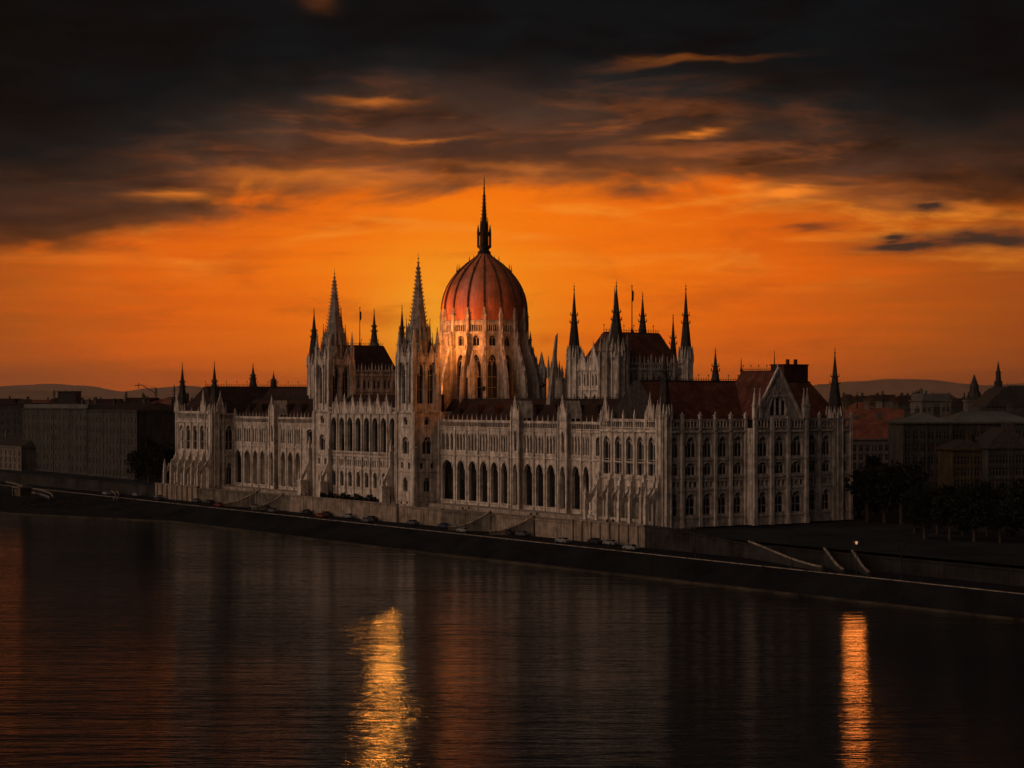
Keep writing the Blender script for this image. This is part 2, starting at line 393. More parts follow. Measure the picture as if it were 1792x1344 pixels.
# roofs of near end block
b = MB(); hip(b, 1.0, 59.2, .6, 23.4, 24.6, 34.5, 'x', .7, 2.2, 1.2, 0, 1); o = b.build('roof', [ROOF, SLATE], P); o['label'] = 'long red-brown hipped roof of the near end block'  # river-side hip face uses dark slate; its shade is put into the colour
b = MB(); cresting(b, (1.8, 12), (57, 12), 34.5, 1.2, .8); b.box(1.8, 57, 10.7, 13.3, 34.4, 34.75); b.build('ridge_cresting', IRON, o)
b = MB(); hwg = (g1-g0)/2-.5; zr = 37.0
b.faces([(gx-hwg,UP+.6,25.2),(gx+hwg,UP+.6,25.2),(gx,UP+.6,zr),(gx-hwg,12,25.2),(gx+hwg,12,25.2),(gx,10.2,zr)], [(0,1,2),(0,2,5,3),(1,4,5,2),(3,5,4)])
o = b.build('roof', ROOF, P); o['label'] = 'steep cross roof running back from the great gable'
b = MB(); cresting(b, (gx, UP+1), (gx, 10.2), zr, 1.1, .7)
for yy, h in ((10.2, 3.6), (UP+1.2, 5.0)):
    b.fru(gx, yy, zr-.2, zr+h, .22, .04, 6); b.fru(gx, yy, zr, zr+1, .4, .2, 6)
b.build('ridge_cresting', IRON, o)
vb0, vb1 = V(1372, 19), V(1414, 19)
b = MB(); zz = Z(639, 19, 55); b.box(vb0, vb1, 19, 24, 30, zz); b.box(vb0-.2, vb1+.2, 18.8, 24.2, zz, zz+.3)
for xx in (.35, .68): b.box(vb0+(vb1-vb0)*xx-.35, vb0+(vb1-vb0)*xx+.35, 20.5, 21.2, zz+.3, zz+1.6)
b.build('roof_house', ROOF, P)
# corner turrets of the near end block
turret(P, 'corner_turret', 1.0, 1.2, 0, 26.6, 44.4, 1.75, ph=3.4, label='slate-spired turret at the near river corner')
turret(P, 'corner_turret', 1.4, V(1461, 1.4), 0, 26.0, 43.4, 2.1, ph=3.4, label='slate-spired turret at the right end of the end front')
turret(P, 'corner_turret', 22.5, V(1252, 22.5), 24, 32.0, 43.4, 1.6, ph=1.6, label='slate-spired turret behind the near ridge')
turret(P, 'corner_turret', 64, 55.9, 20, 38.0, 54.2, 1.5, ph=2.5, label='narrow slate turret between the south hall turrets')

# ---- river wings
def wing(uR, uL, bounds_px, gate_px, v0, name, label, zshift=0):
    xs = [uL-U(p, v0) for p in bounds_px]
    fr = river(uL, v0)
    rows = [(0, 2.0, None), (2.0, 14.6, dict(f=.70, s=2.1, p=10.6, a=13.2, c=.55, open=True, d=.9)),
            (14.6, 15.7, None), (15.7, 21.7, dict(n=3, f=.66, s=16.0, p=19.7, a=20.7, c=.3, m=0, d=.9)), (21.7, 22.6, None)]
    full = [0]+[q for q in xs if .6 < q < uL-uR-.6]+[uL-uR]
    o = facade(P, name, fr, full, rows, pier=.6, pd=.35, ztop=22.5, strings=[(1.8, .3, .25), (14.6, .35, .3), (15.5, .2, .15), (21.7, .35, .3)])
    o['label'] = label
    b = MB(); Wd = uL-uR                                # deep arcade behind the arches
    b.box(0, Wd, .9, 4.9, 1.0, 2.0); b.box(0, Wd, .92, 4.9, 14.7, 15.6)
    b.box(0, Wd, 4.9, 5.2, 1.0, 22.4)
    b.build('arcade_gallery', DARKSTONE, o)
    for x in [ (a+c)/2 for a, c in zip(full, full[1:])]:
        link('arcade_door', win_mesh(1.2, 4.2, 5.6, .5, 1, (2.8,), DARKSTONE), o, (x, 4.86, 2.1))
    b = MB(); b.bal(0, Wd, -.15, 22.4, 24.5, .75, 2.4, 1.6); b.build('balustrade', STONE, o)
    for gp in gate_px:                                 # tall gabled turret bays
        u = U(gp, v0-1.2); x = uL-u; g = MB(); h = 1.75
        g.panel(x-h, x+h, 0, 14.6, 1.1, (x, 1.15, 2.0, 10.8, 13.1, .55), y=-1.4)
        g.panel(x-h, x+h, 14.6, 25.2, .6, (x, .65, 16.5, 20.6, 22.0, .6), y=-1.4)
        for sg in (-1, 1):
            g.poly([(x+sg*h,-1.4,0),(x+sg*h,0,0),(x+sg*h,0,25.2),(x+sg*h,-1.4,25.2)])
            g.box(x+sg*h-.3, x+sg*h+.3, -1.75, -1.3, -.5, 25.0); g.pin(x+sg*h, -1.5, 25.0, .5, 3.6)
        g.poly([(x-h,-1.4,25.2),(x+h,-1.4,25.2),(x+h,1.2,25.2),(x-h,1.2,25.2)])
        for zz in (14.5, 22.8, 24.8): g.box(x-h-.15, x+h+.15, -1.6, -1.38, zz, zz+.35)
        g.gablet(x, -1.2, 25.2, 3.1, 5.0, .6)
        # little saddle roof behind the gable
        g.faces([(x-1.4,-1,25.2),(x+1.4,-1,25.2),(x,-1,29.8),(x-1.4,4,25.2),(x+1.4,4,25.2),(x,4,29.8)], [(0,2,5,3),(1,4,5,2),(3,5,4)])
        q = g.build('gabled_bay', STONE, o)
        link('window', win_mesh(.65, 4.1, 5.5, .6, 1, (2,), None), q, (x, -.85, 16.5))
    b = MB()
    b.faces([(.2,.9,22.9),(Wd-.2,.9,22.9),(Wd-.2,7.6,30.2),(.2,7.6,30.2),(.2,14,23),(Wd-.2,14,23)], [(0,1,2,3),(3,2,5,4),(0,3,4),(1,5,2)])
    r = b.build('roof', ROOFD, o)
    b = MB(); cresting(b, (.2, 7.6), (Wd-.2, 7.6), 30.2, .9, 1.1); b.build('ridge_cresting', IRON, r)
    for i in range(int(Wd/9)):
        b = MB(); x = 5+i*9.2; b.box(x-.6, x+.6, 3.2, 5.6, 25.5, 27.6); b.faces([(x-.8,3,27.6),(x+.8,3,27.6),(x,3,28.8),(x-.8,6,27.6),(x+.8,6,27.6),(x,6,28.8)],[(0,1,2),(0,2,5,3),(1,4,5,2)])
        b.build('dormer', ROOFD, r)
    return o
VW = 8.5
wing(23.9, 110.0, (797, 817, 837, 856, 874.5, 891, 914, 934.5, 954, 974.5, 998, 1018, 1034), (903, 986), VW, 'river_wing', 'near river wing: tall arcade below, colonnade above, two gabled bays')
wing(168.0, 240.2, (425, 441, 453.5, 466, 479, 490, 502, 515, 528), (477,), VW, 'river_wing', 'far river wing, left of the twin towers, with one gabled bay')

# ---- central block
uR, uL = 119.4, 158.3
fr = river(uL, 0); Wd = uL-uR
xs = [Wd*i/8 for i in range(9)]
rows = [(0, 1.6, None), (1.6, 9.9, dict(f=.46, s=4.4, p=7.6, a=8.9, c=.3, m=1)),
        (9.9, 13.4, dict(n=3, f=.55, s=10.5, p=11.9, a=12.4, c=0, m=0)),
        (13.4, 26.2, dict(f=.74, s=14.6, p=22.4, a=24.9, c=.5, open=True, d=1.0))]
cf = facade(P, 'central_front', fr, xs, rows, pier=.55, pd=.5, ztop=26.2, strings=[(1.4,.3,.3),(3.9,.25,.2),(9.7,.3,.3),(13.3,.35,.4),(26.0,.5,.45)])
cf['label'] = 'central river front with eight tall pointed arches between the twin towers'
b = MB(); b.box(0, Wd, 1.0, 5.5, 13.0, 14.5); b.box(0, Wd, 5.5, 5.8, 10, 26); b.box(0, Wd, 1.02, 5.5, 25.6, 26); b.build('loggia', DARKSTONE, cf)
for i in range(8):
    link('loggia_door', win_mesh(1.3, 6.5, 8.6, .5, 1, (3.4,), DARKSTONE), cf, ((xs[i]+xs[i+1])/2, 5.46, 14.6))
b = MB(); b.bal(0, Wd, -.3, 13.6, 14.9, .7); b.bal(0, Wd, -.3, 26.4, 27.8, .7)
for i in range(1, 8): b.gablet(xs[i], -.3, 26.6, 3.3, 4.3)
for i in range(8): b.pin((xs[i]+xs[i+1])/2, -.3, 26.4, .45, 3.2)
b.build('gable_row', STONE, cf)
b = MB(); b.faces([(0,.9,26.2),(Wd,.9,26.2),(Wd,7.5,31.6),(0,7.5,31.6),(0,16,31.6),(Wd,16,31.6),(0,16,26),(Wd,16,26)], [(0,1,2,3),(3,2,5,4),(4,5,7,6),(0,3,4,6),(1,7,5,2)])
b.build('roof', ROOFD, cf)
b = MB()                                              # ledge of the base
b.box(-.2, Wd+.2, -1.6, -.01, 0, 1.3); b.bal(0, Wd, -1.5, 1.3, 2.3, .7); b.build('base_ledge', STONE, cf)

def spire_tower(u0, u1, v0, v1, ztip, label):
    uc, vc = (u0+u1)/2, (v0+v1)/2
    root = link('tower', None, P, (vc, uc, 0)); root['label'] = label
    hu, hv = (u1-u0)/2, (v1-v0)/2
    b = MB(); hx, hy = hv, hu
    S = [(1.5,.3,.3),(9.7,.3,.3),(13.3,.3,.3),(26.4,.6,.5),(22.4,.3,.2)]
    ST = [(0, 1.6, None), (1.6, 9.9, dict(f=.26, s=4.2, p=7.0, a=8.2, c=.3)), (9.9, 13.4, dict(n=2, f=.3, s=10.6, p=11.9, a=12.4, c=0, m=0)),
          (13.4, 21.0, dict(f=.36, s=14.8, p=18.0, a=19.6, c=.2)), (21.0, 26.8, dict(f=.2, s=23.0, p=24.2, a=25.2, c=0, m=0))]
    b.box(-hx+.75, hx-.75, -hy+.75, hy-.75, 0, 26.7)
    b.box(-hx+.05, hx, -hy+.75, hy, 0, 26.7) if False else None
    b.box(-hx+.7, hx, hy-.7, hy, 0, 26.7); b.box(hx-.7, hx, -hy+.7, hy-.7, 0, 26.7)
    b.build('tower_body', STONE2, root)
    facade(root, 'tower_wall', ((-hx, hy, 0), -pi/2), [0, 2*hy], ST, t=.7, pier=1.3, pd=.5, ztop=26.6, strings=S)
    facade(root, 'tower_wall', ((-hx, -hy, 0), 0), [0, 2*hx], ST, t=.7, pier=1.3, pd=.5, ztop=26.6, strings=S)
    # belfry shaft with deep lancets
    w = 3.75; z0, z1 = 26.8, 43.2
    m = MB(); m.box(-w+.7, w-.7, -w+.7, w-.7, z0, z1)
    for rz in range(4):
        c_, s_ = cos(rz*pi/2), sin(rz*pi/2)
        q = MB()
        for k in (-1, 1):
            q.panel(min(0, k*w), max(0, k*w), z0, z1, .7, (k*w*.47, .95, z0+2.2, z1-5.0, z1-3.0, .7), y=-w)
        q.box(-.3, .3, -w-.4, -w-.005, z0, z1+1)
        q.gablet(-w*.47, -w-.3, z1-2.6, 2.6, 4.2); q.gablet(w*.47, -w-.3, z1-2.6, 2.6, 4.2)
        q.box(-w, w, -w-.3, -w-.002, z1-.4, z1+.1)
        for (vs, f, mm) in [(q.v, q.f, q.m)]:
            base = len(m.v); m.v += [(x*c_-y*s_, x*s_+y*c_, z) for x, y, z in vs]; m.f += [tuple(base+i for i in ff) for ff in f]; m.m += mm
    for sx in (-1, 1):
        for sy in (-1, 1):
            m.box(sx*(w+.15)-.65, sx*(w+.15)+.65, sy*(w+.15)-.65, sy*(w+.15)+.65, z0, z1-1)
            m.pin(sx*(w+.15), sy*(w+.15), z1-1, 1.0, 8.2); m.pin(sx*(w+.9), sy*(w-.9), z1-6, .5, 6.5); m.pin(sx*(w-.9), sy*(w+.9), z1-6, .5, 6.5)
            m.pin(sx*(w+.75), sy*(w+.75), z1-9, .6, 8.0)
            m.box(sx*(w+.7)-.3, sx*(w+.7)+.3, sy*(w+.7)-.3, sy*(w+.7)+.3, z0, z1-9)
    m.build('belfry', STONE, root)
    for rz in range(4):
        for k in (-1, 1):
            a = rz*pi/2; x, y = k*w*.47, -w+.68
            link('belfry_window', win_mesh(.95, z1-5-z0-2.2, z1-3-z0-2.2, .7, 1, (4, 8)), root, (x*cos(a)-y*sin(a), x*sin(a)+y*cos(a), z0+2.2), a)
    # octagon and crocketed spire
    s = MB(); z2 = 49.0
    s.fru(0, 0, z1, z2, 3.2, 3.0, 8, 0, pi/8)
    for i in range(8):
        a = pi/8+i*pi/4; s.pin(3.35*cos(a), 3.35*sin(a), z1, .62, 8.6+ (i % 2)*1.2)
        a2 = i*pi/4; s.fru(3.0*cos(a2), 3.0*sin(a2), z2-2.2, z2+2.2, .95, .05, 4, 0, a2)
        s.pin(4.2*cos(a2), 4.2*sin(a2), z1-.4, .4, 6.2)
    prof = [(z2, 2.75), (z2+(ztip-z2)*.30, 1.72), (z2+(ztip-z2)*.62, .82), (z2+(ztip-z2)*.86, .24)]
    for (za, ra), (zb, rb) in zip(prof, prof[1:]): s.fru(0, 0, za, zb, ra, rb, 8, 0, pi/8)
    n = 17
    for j in range(n):
        t = j/n; zz = z2+(ztip-z2)*.84*t
        for (za, ra), (zb, rb) in zip(prof, prof[1:]):
            if za <= zz <= zb: rr = ra+(rb-ra)*(zz-za)/(zb-za)
        for i in range(8):
            a = pi/8+i*pi/4; r1 = rr+.42*(1-t*.55)
            s.bar((rr*cos(a), rr*sin(a), zz), (r1*cos(a), r1*sin(a), zz+.3), .3*(1-t*.5), 0, .2*(1-t*.5))
            s.bar((r1*cos(a), r1*sin(a), zz+.15), (r1*1.0*cos(a), r1*1.0*sin(a), zz+.75), .2*(1-t*.4), 0, .06)
    s.fru(0, 0, z2+(ztip-z2)*.85, ztip, .16, .04, 6); s.fru(0, 0, ztip-3.0, ztip-2.6, .42, .42, 8); s.fru(0, 0, ztip-1.7, ztip-1.5, .3, .3, 6)
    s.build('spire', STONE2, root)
    return root
t1 = spire_tower(110.0, 119.4, 0, 8.4, 71.8, 'right one of the twin crocketed stone towers on the river front')
t2 = spire_tower(158.3, 167.9, 0, 8.4, 70.2, 'left one of the twin crocketed stone towers on the river front')
# stepped raking buttress feet of the towers
for uu, nm in ((121.0, 'r'), (169.3, 'l'), (157.0, 'm')):
    b = MB(); x = 0
    b.box(-1.3, 1.3, -4.4, -1.9, 0, 5.2); b.box(-1.5, 1.5, -4.6, -1.7, 5.2, 5.6)
    b.faces([(-.35,-4.1,5.6),(.35,-4.1,5.6),(.35,-.2,13.4),(-.35,-.2,13.4),(-.35,-3.2,5.6),(.35,-3.2,5.6),(.35,-.2,10.8),(-.35,-.2,10.8)],
            [(0,1,2,3),(7,6,5,4),(0,3,7,4),(1,5,6,2),(0,4,5,1)])
    b.box(-.45, .45, -1.3, -.02, 0, 15.4); b.pin(0, -.7, 15.4, .7, 3.4); b.pin(-.9, -3.9, 5.6, .5, 3.0); b.pin(.9, -3.9, 5.6, .5, 3.0)
    b.build('buttress', STONE, P, (-.3, uu, 0), -pi/2)
# side wall of the central block (faces -u) beside the near wing
facade(P, 'side_wall', endf(8.4, 111.2), [0, 6.5], [(22, 26.6, None)], pier=0, strings=[(26.3, .4, .3)])

# ---- far end block
fr = river(268.0, 0)
Wd = 268-239.5; xs = [U(310, 0) and 268-U(p, 0) for p in (312, 324, 336, 348, 360, 371.5)]
xs[0] = max(xs[0], .8)
rows = [(0, 11.3, dict(f=.5, s=1.5, p=6.8, a=8.6, c=.4, m=1)), (11.3, 22.6, dict(f=.62, s=13.2, p=19.3, a=21.4, c=.5, m=1, t=[2.7])), (22.6, 23.4, None)]
fv = facade(P, 'river_pavilion', fr, [0]+xs+[Wd], rows, ztop=25.5, strings=[(11.2,.35,.3),(22.4,.5,.45)], pier_pin=2.0, skip=(0, 6))
fv['label'] = 'small river pavilion with sloping buttresses at the far left end'
b = MB(); b.bal(0, Wd, -.2, 23.3, 26.2, .8); b.gablet(xs[4]-1, -.2, 26.0, 3.2, 6.0); b.gablet(1.4, -.2, 26, 3.0, 5.5); b.build('balustrade', STONE, fv)
buttresses(fv, xs, 11.6, 5.6)
f4 = facade(P, 'end_wall', endf(0, 239.5), [0, 4.2, 8.5], rows, ztop=25.5, strings=[(11.2,.35,.3),(22.4,.5,.45)], pier_pin=2.0)
f4['label'] = 'short side wall of the far river pavilion'
b = MB(); b.bal(0, 8.5, -.2, 23.3, 25.5, .8); b.gablet(2.8, -.2, 25.5, 3.6, 6.0); b.build('balustrade', STONE, f4)
b = MB(); b.box(8.5, 59, 239.6, 240.9, 20, 24.9); b.build('wall', STONE2, P)
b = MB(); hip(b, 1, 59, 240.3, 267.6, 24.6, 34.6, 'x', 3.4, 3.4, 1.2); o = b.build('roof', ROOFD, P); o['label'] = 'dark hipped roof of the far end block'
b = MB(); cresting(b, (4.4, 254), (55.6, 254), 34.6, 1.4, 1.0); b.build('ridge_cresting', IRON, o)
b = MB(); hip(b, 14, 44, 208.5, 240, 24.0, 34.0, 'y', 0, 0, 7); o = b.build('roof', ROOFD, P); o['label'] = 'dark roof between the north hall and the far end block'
for uu, vv, zt in ((266.5, 1.6, 43.6), (241, 1.6, 43.6), (264, V(443, 264), 43.4), (262, V(479, 262), 40.4)):
    turret(P, 'corner_turret', uu, vv, 0 if vv < 5 else 22, 26.4 if vv < 5 else 32, zt, 2.0, ph=3.2)

# ---- assembly halls
def hall(u0, u1, v0, v1, tips, name, label, roofm, big=None):
    root = link(name, None, P, (0, 0, 0)); root['label'] = label
    ze, zr = 38.4, 47.9; hm = (u0+u1)/2
    b = MB(); b.box(v0+.75, v1-.2, u0+.75, u1-.2, 20, ze); b.build('hall_wall', STONE2, root)
    rows = [(20, 32.8, dict(f=.42, s=26.0, p=29.5, a=31.4, c=.5, m=1)), (32.8, 37.6, dict(n=2, f=.5, s=33.8, p=36.0, a=36.9, c=.4, m=0)), (37.6, 38.2, None)]
    fe = facade(root, 'clerestory', endf(v0, u0), [0, 3.8, 7.7, 11.5, 15.3, 19.2, v1-v0], rows, pier=.5, ztop=39.5, pz0=22, strings=[(32.6,.3,.3),(37.8,.4,.4)], pier_pin=2.6)
    b = MB(); b.bal(0, v1-v0, -.2, 38.2, 39.8, .7, 1.3, 1.8); b.build('balustrade', STONE, fe)
    fw = facade(root, 'clerestory', river(u1, v0), [0, 3.6, 7.2, 10.8, 14.4, u1-u0], rows, pier=.5, ztop=39.5, pz0=22, strings=[(32.6,.3,.3),(37.8,.4,.4)], pier_pin=2.6)
    b = MB(); b.bal(0, u1-u0, -.2, 38.2, 39.8, .7, 1.3, 1.8); b.gablet((u1-u0)*.5, -.2, 38.0, 4.4, 6.2); b.gablet((u1-u0)*.5-4.8, -.2, 38.0, 3.4, 4.6); b.gablet((u1-u0)*.5+4.8, -.2, 38.0, 3.4, 4.6)
    b.build('balustrade', STONE, fw)
    b = MB(); hip(b, v0+.5, v1-.5, u0+.5, u1-.5, 38.2, zr, 'x', 2.6, 1.5, .7); r = b.build('hall_roof', roofm, root)
    b = MB(); cresting(b, (v0+3, hm), (v1-2, hm), zr, 1.5, .8); b.bar((v0+3, hm, zr), (v1-2, hm, zr), .35); b.build('ridge_cresting', IRON, root)
    for (uu, vv, zt, zb, r_) in tips:
        turret(root, 'hall_turret', uu, vv, 20, zb, zt, r_, ph=4.4)
    b = MB(); vf = (v0+v1)/2+.7
    b.fru(vf, hm, zr-.4, 60.3, .17, .09, 8); b.fru(vf, hm, zr-.4, zr+1.2, .5, .25, 8); b.fru(vf, hm, 60.3, 60.7, .25, .1, 8)
    b.faces([(vf+.1,hm,59.4),(vf+.5,hm-.2,59.0),(vf+.7,hm+.1,56.8),(vf+.15,hm+.15,56.0),(vf+.12,hm+.1,59.4),(vf+.5,hm-.1,59.0),(vf+.7,hm+.2,56.8),(vf+.15,hm+.25,56.0)],
            [(0,1,2,3),(7,6,5,4),(0,4,5,1),(1,5,6,2),(2,6,7,3),(3,7,4,0)])
    b.build('flagpole', IRON, root)
    return root
sh = hall(46, 64.4, 22, 45.4, [(46, 22, 61.4, 41.5, 2.3), (64.4, 22, 61.4, 41.3, 1.8), (46, 45.4, 61.4, 41.0, 1.8), (64.4, 45.4, 60.0, 44, 1.7)], 'south_hall', 'assembly hall with four slate turrets and flagpole, right of the dome', ROOF)
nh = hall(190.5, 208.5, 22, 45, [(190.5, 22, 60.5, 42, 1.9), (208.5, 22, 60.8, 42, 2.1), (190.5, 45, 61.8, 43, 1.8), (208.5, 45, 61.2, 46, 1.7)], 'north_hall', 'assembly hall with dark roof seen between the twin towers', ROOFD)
# massive stair tower before the near hall turret
b = MB(); b.fru(22.6, 47.5, 20, 43.5, 4.0, 3.6, 8, 0, pi/8)
for i in range(8):
    a = pi/8+i*pi/4; b.box(22.6+3.9*cos(a)-.35, 22.6+3.9*cos(a)+.35, 47.5+3.9*sin(a)-.35, 47.5+3.9*sin(a)+.35, 20, 42.5); b.pin(22.6+3.7*cos(a), 47.5+3.7*sin(a), 42.5, .6, 4.6)
    a = i*pi/4; b.fru(22.6+3.4*cos(a), 47.5+3.4*sin(a), 42.8, 46.2, 1.1, .05, 4, 0, a)
b.fru(22.6, 47.5, 43.4, 52, 2.4, .5, 8, 0, pi/8); b.fru(22.6, 47.5, 51.8, 59.6, .5, .05, 8)
b.build('stair_tower', STONE2, sh)
b = MB(); b.box(19, 27, 65.8, 72, 20, 35.5); b.box(18.8, 27.2, 65.6, 72.2, 35.5, 36.0)
for q in range(6):
    b.pin(19+q*1.6, 65.8, 36.0, .6, 3.2+(q % 2)*1.6); b.pin(19, 65.8+q*1.24, 36.0, .6, 3.0+(q % 3)*1.4)
for q in range(4): b.box(20.2+q*1.9, 20.8+q*1.9, 65.5, 65.79, 22, 35.4)
b.gablet(21.5, 65.6, 35.6, 2.6, 4.4); b.gablet(24.8, 65.6, 35.6, 2.4, 3.6)
b.build('pinnacled_annex', STONE2, sh)
b = MB(); u9 = 66.5; v9 = V(960, u9)                  # slender raking pinnacle beside the dome
xt = V(974, u9); b.bar((v9, u9, 24), (xt, u9, Z(588, u9, xt)), 1.9, 0, .5); b.bar((xt, u9, Z(588, u9, xt)), (xt+.5, u9, Z(583, u9, xt)), .4, 0, .1)
b.build('raking_pinnacle', STONE2, sh)

# ---- the dome
DU, DV = 127.0, 35.0
dm = link('dome', None, P, (DV, DU, 0)); dm['label'] = 'tall ribbed central dome on a windowed drum ringed with buttresses'
NS = 16; r0 = 12.3; ang = 2*pi/NS; half = r0*math.tan(ang/2); zb, ztp = 22.0, 53.4
dr = MB()
def rotadd(dst, src, a):
    c_, s_ = cos(a), sin(a); base = len(dst.v)
    dst.v += [(x*c_-y*s_, x*s_+y*c_, z) for x, y, z in src.v]; dst.f += [tuple(base+i for i in f) for f in src.f]; dst.m += src.m
seg = MB()
seg.panel(-half, half, zb, 44.8, 1.0, (0, 1.42, 30.6, 40.0, 43.4, .45), y=-r0)
seg.panel(-half, half, 44.8, 49.6, .8, (0, .95, 45.9, 47.9, 48.9, .0), y=-r0)
seg.panel(-half, half, 49.6, 52.9, .5, None, y=-r0+.35)
seg.box(-half, half, -r0-.35, -r0-.003, 44.6, 45.1); seg.box(-half, half, -r0-.4, -r0-.003, 49.4, 49.9)
seg.bal(-half-.05, half+.05, -r0-.1, 49.9, 52.8, .62, 1.25, 1.2, w=.2)
for k in (-.95, 0, .95): seg.box(k-.3, k+.3, -r0+.05, -r0+.32, 50.1, 52.2, 1)
pie = MB()
pie.box(-.6, .6, -r0-1.9, -r0+.6, zb, 46.0); pie.box(-.5, .5, -r0-1.0, -r0+.6, 46.0, 53.4)
pie.pin(0, -r0-.45, 53.2, 1.0, 5.0, 0, .3); pie.pin(0, -r0-1.5, 46, .8, 4.4)
# concave flying buttress fin
zs = [(24, 5.6), (31, 5.5), (35, 5.2), (38.5, 4.5), (41.5, 3.5), (44.5, 2.5), (47, 1.6)]
for (za, ra), (zc, rb) in zip(zs, zs[1:]):
    pie.faces([(-.45,-r0-ra,za),(.45,-r0-ra,za),(.45,-r0,za),(-.45,-r0,za),(-.45,-r0-rb,zc),(.45,-r0-rb,zc),(.45,-r0,zc),(-.45,-r0,zc)],
              [(0,1,5,4),(1,2,6,5),(3,0,4,7),(4,5,6,7)])
    pie.fru(0, -r0-ra+.2, za, za+1.6, .4, .05, 4)
pie.pin(0, -r0-5.1, 31, .6, 3.6)
for i in range(NS):
    rotadd(dr, seg, i*ang); rotadd(dr, pie, i*ang+ang/2)
dr.fru(0, 0, zb, 49, r0-1.3, r0-1.3, 16, 0); dr.fru(0, 0, 52.9, 53.3, r0+.5, r0+.45, 16, 0, ang/2)
drum = dr.build('drum', [STONE, GLASS], dm)
for i in range(NS):
    a = i*ang
    link('drum_window', win_mesh(1.42, 9.4, 12.8, .45, 1, (3.1, 6.2)), drum, ((r0-.98)*sin(a), -(r0-.98)*cos(a), 30.6), a)
    link('clerestory_window', win_mesh(.95, 2.0, 3.0, 0, 1, ()), drum, ((r0-.78)*sin(a), -(r0-.78)*cos(a), 45.9), a)
prof = [(12.45, 53.3), (12.65, 55.5), (12.6, 58), (12.15, 60.5), (11.35, 63), (10.2, 65.2), (8.9, 67.0), (7.5, 68.6), (5.9, 70.1), (4.2, 71.5), (2.6, 72.7), (1.7, 73.7), (1.5, 74.3)]
def spl(prof, n):
    import bisect
    ts = [0]
    for a, c in zip(prof, prof[1:]): ts.append(ts[-1]+sqrt((a[0]-c[0])**2+(a[1]-c[1])**2))
    out = []
    for i in range(n+1):
        t = ts[-1]*i/n; j = min(len(ts)-2, max(0, bisect.bisect(ts, t)-1)); q = (t-ts[j])/(ts[j+1]-ts[j])
        p0 = prof[max(0, j-1)]; p1 = prof[j]; p2 = prof[j+1]; p3 = prof[min(len(prof)-1, j+2)]
        out.append(tuple(.5*((2*p1[k])+(-p0[k]+p2[k])*q+(2*p0[k]-5*p1[k]+4*p2[k]-p3[k])*q*q+(-p0[k]+3*p1[k]-3*p2[k]+p3[k])*q**3) for k in (0, 1)))
    return out
PR = spl(prof, 40)
b = MB(); b.smooth = True
n = 96; vs = []
for r, z in PR:
    for i in range(n):
        a = 2*pi*i/n; k = (i % 6)/6; bulge = 1-.018*(abs(2*k-1)**2)   # each gore bulges slightly
        vs.append((r*bulge*cos(a+ang/2+pi/2), r*bulge*sin(a+ang/2+pi/2), z))
b.faces(vs, [(j*n+i, j*n+(i+1)%n, (j+1)*n+(i+1)%n, (j+1)*n+i) for j in range(len(PR)-1) for i in range(n)])
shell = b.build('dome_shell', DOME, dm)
b = MB()
for i in range(NS):
    a = i*ang+ang/2+pi/2
    for (ra, za), (rb, zc) in zip(PR[:-2], PR[1:-1]):
        b.bar(((ra+.06)*cos(a), (ra+.06)*sin(a), za), ((rb+.06)*cos(a), (rb+.06)*sin(a), zc), .42 if ra > 5 else .25)
    b.fru(8.1*cos(a), 8.1*sin(a), 67.6, 70.4, .25, .04, 5); b.fru(8.1*cos(a), 8.1*sin(a), 68.4, 68.7, .34, .34, 5)
    if i % 2 == 0: b.fru(4.4*cos(a), 4.4*sin(a), 71.2, 73.2, .2, .03, 5)
b.build('dome_ribs', RIB, shell)
b = MB()
b.lathe(0, 0, [(1.9, 73.6), (2.0, 74.2), (1.5, 74.6), (1.45, 75.0), (2.1, 75.6), (2.2, 76.0), (1.3, 76.1), (1.2, 80.5), (1.0, 81), (.72, 84.5), (.42, 89), (.2, 93), (.1, 95.5), (.03, 97.4)], 12)
for i in range(8):
    a = i*pi/4; b.bar((1.95*cos(a), 1.95*sin(a), 75.8), (1.95*cos(a), 1.95*sin(a), 79.6), .32, 0, .3); b.fru(1.95*cos(a), 1.95*sin(a), 79.5, 82.4, .3, .04, 5)
    b.bar((1.95*cos(a), 1.95*sin(a), 78.6), (1.1*cos(a), 1.1*sin(a), 80.6), .2); b.fru(1.15*cos(a+.39), 1.15*sin(a+.39), 80.4, 84.5, .22, .03, 4)
    for k in range(9):
        zz = 82+k*1.1; rr = .95-.75*(k/10); b.bar((rr*cos(a), rr*sin(a), zz), ((rr+.3)*cos(a), (rr+.3)*sin(a), zz+.35), .15, 0, .06)
for zz, r in ((90.5, .42), (93.2, .3), (95.5, .2)): b.fru(0, 0, zz, zz+.3, r, r, 8)
b.build('lantern', IRON, dm)
b = MB(); hip(b, DV-20-0, DV+18, DU-21, DU+21, 23, 30.3, 'y', 8, 8, 12); 
# keep the roof in the dome's local frame
b.v = [(x-DV, y-DU, z) for x, y, z in b.v]
b.build('skirt_roof', ROOFD, dm)
for sx, sy in ((-1, -1), (-1, 1), (1, -1), (1, 1)):      # little stair turrets hugging the drum
    b = MB(); x, y = sx*12.3, sy*12.3
    b.fru(x, y, 22, 38, 1.5, 1.4, 8); b.fru(x, y, 38, 44.5, 1.5, .05, 8)
    for i in range(8): b.pin(x+1.5*cos(i*pi/4), y+1.5*sin(i*pi/4), 36.5, .4, 3.6)
    b.build('stair_turret', STONE, dm)

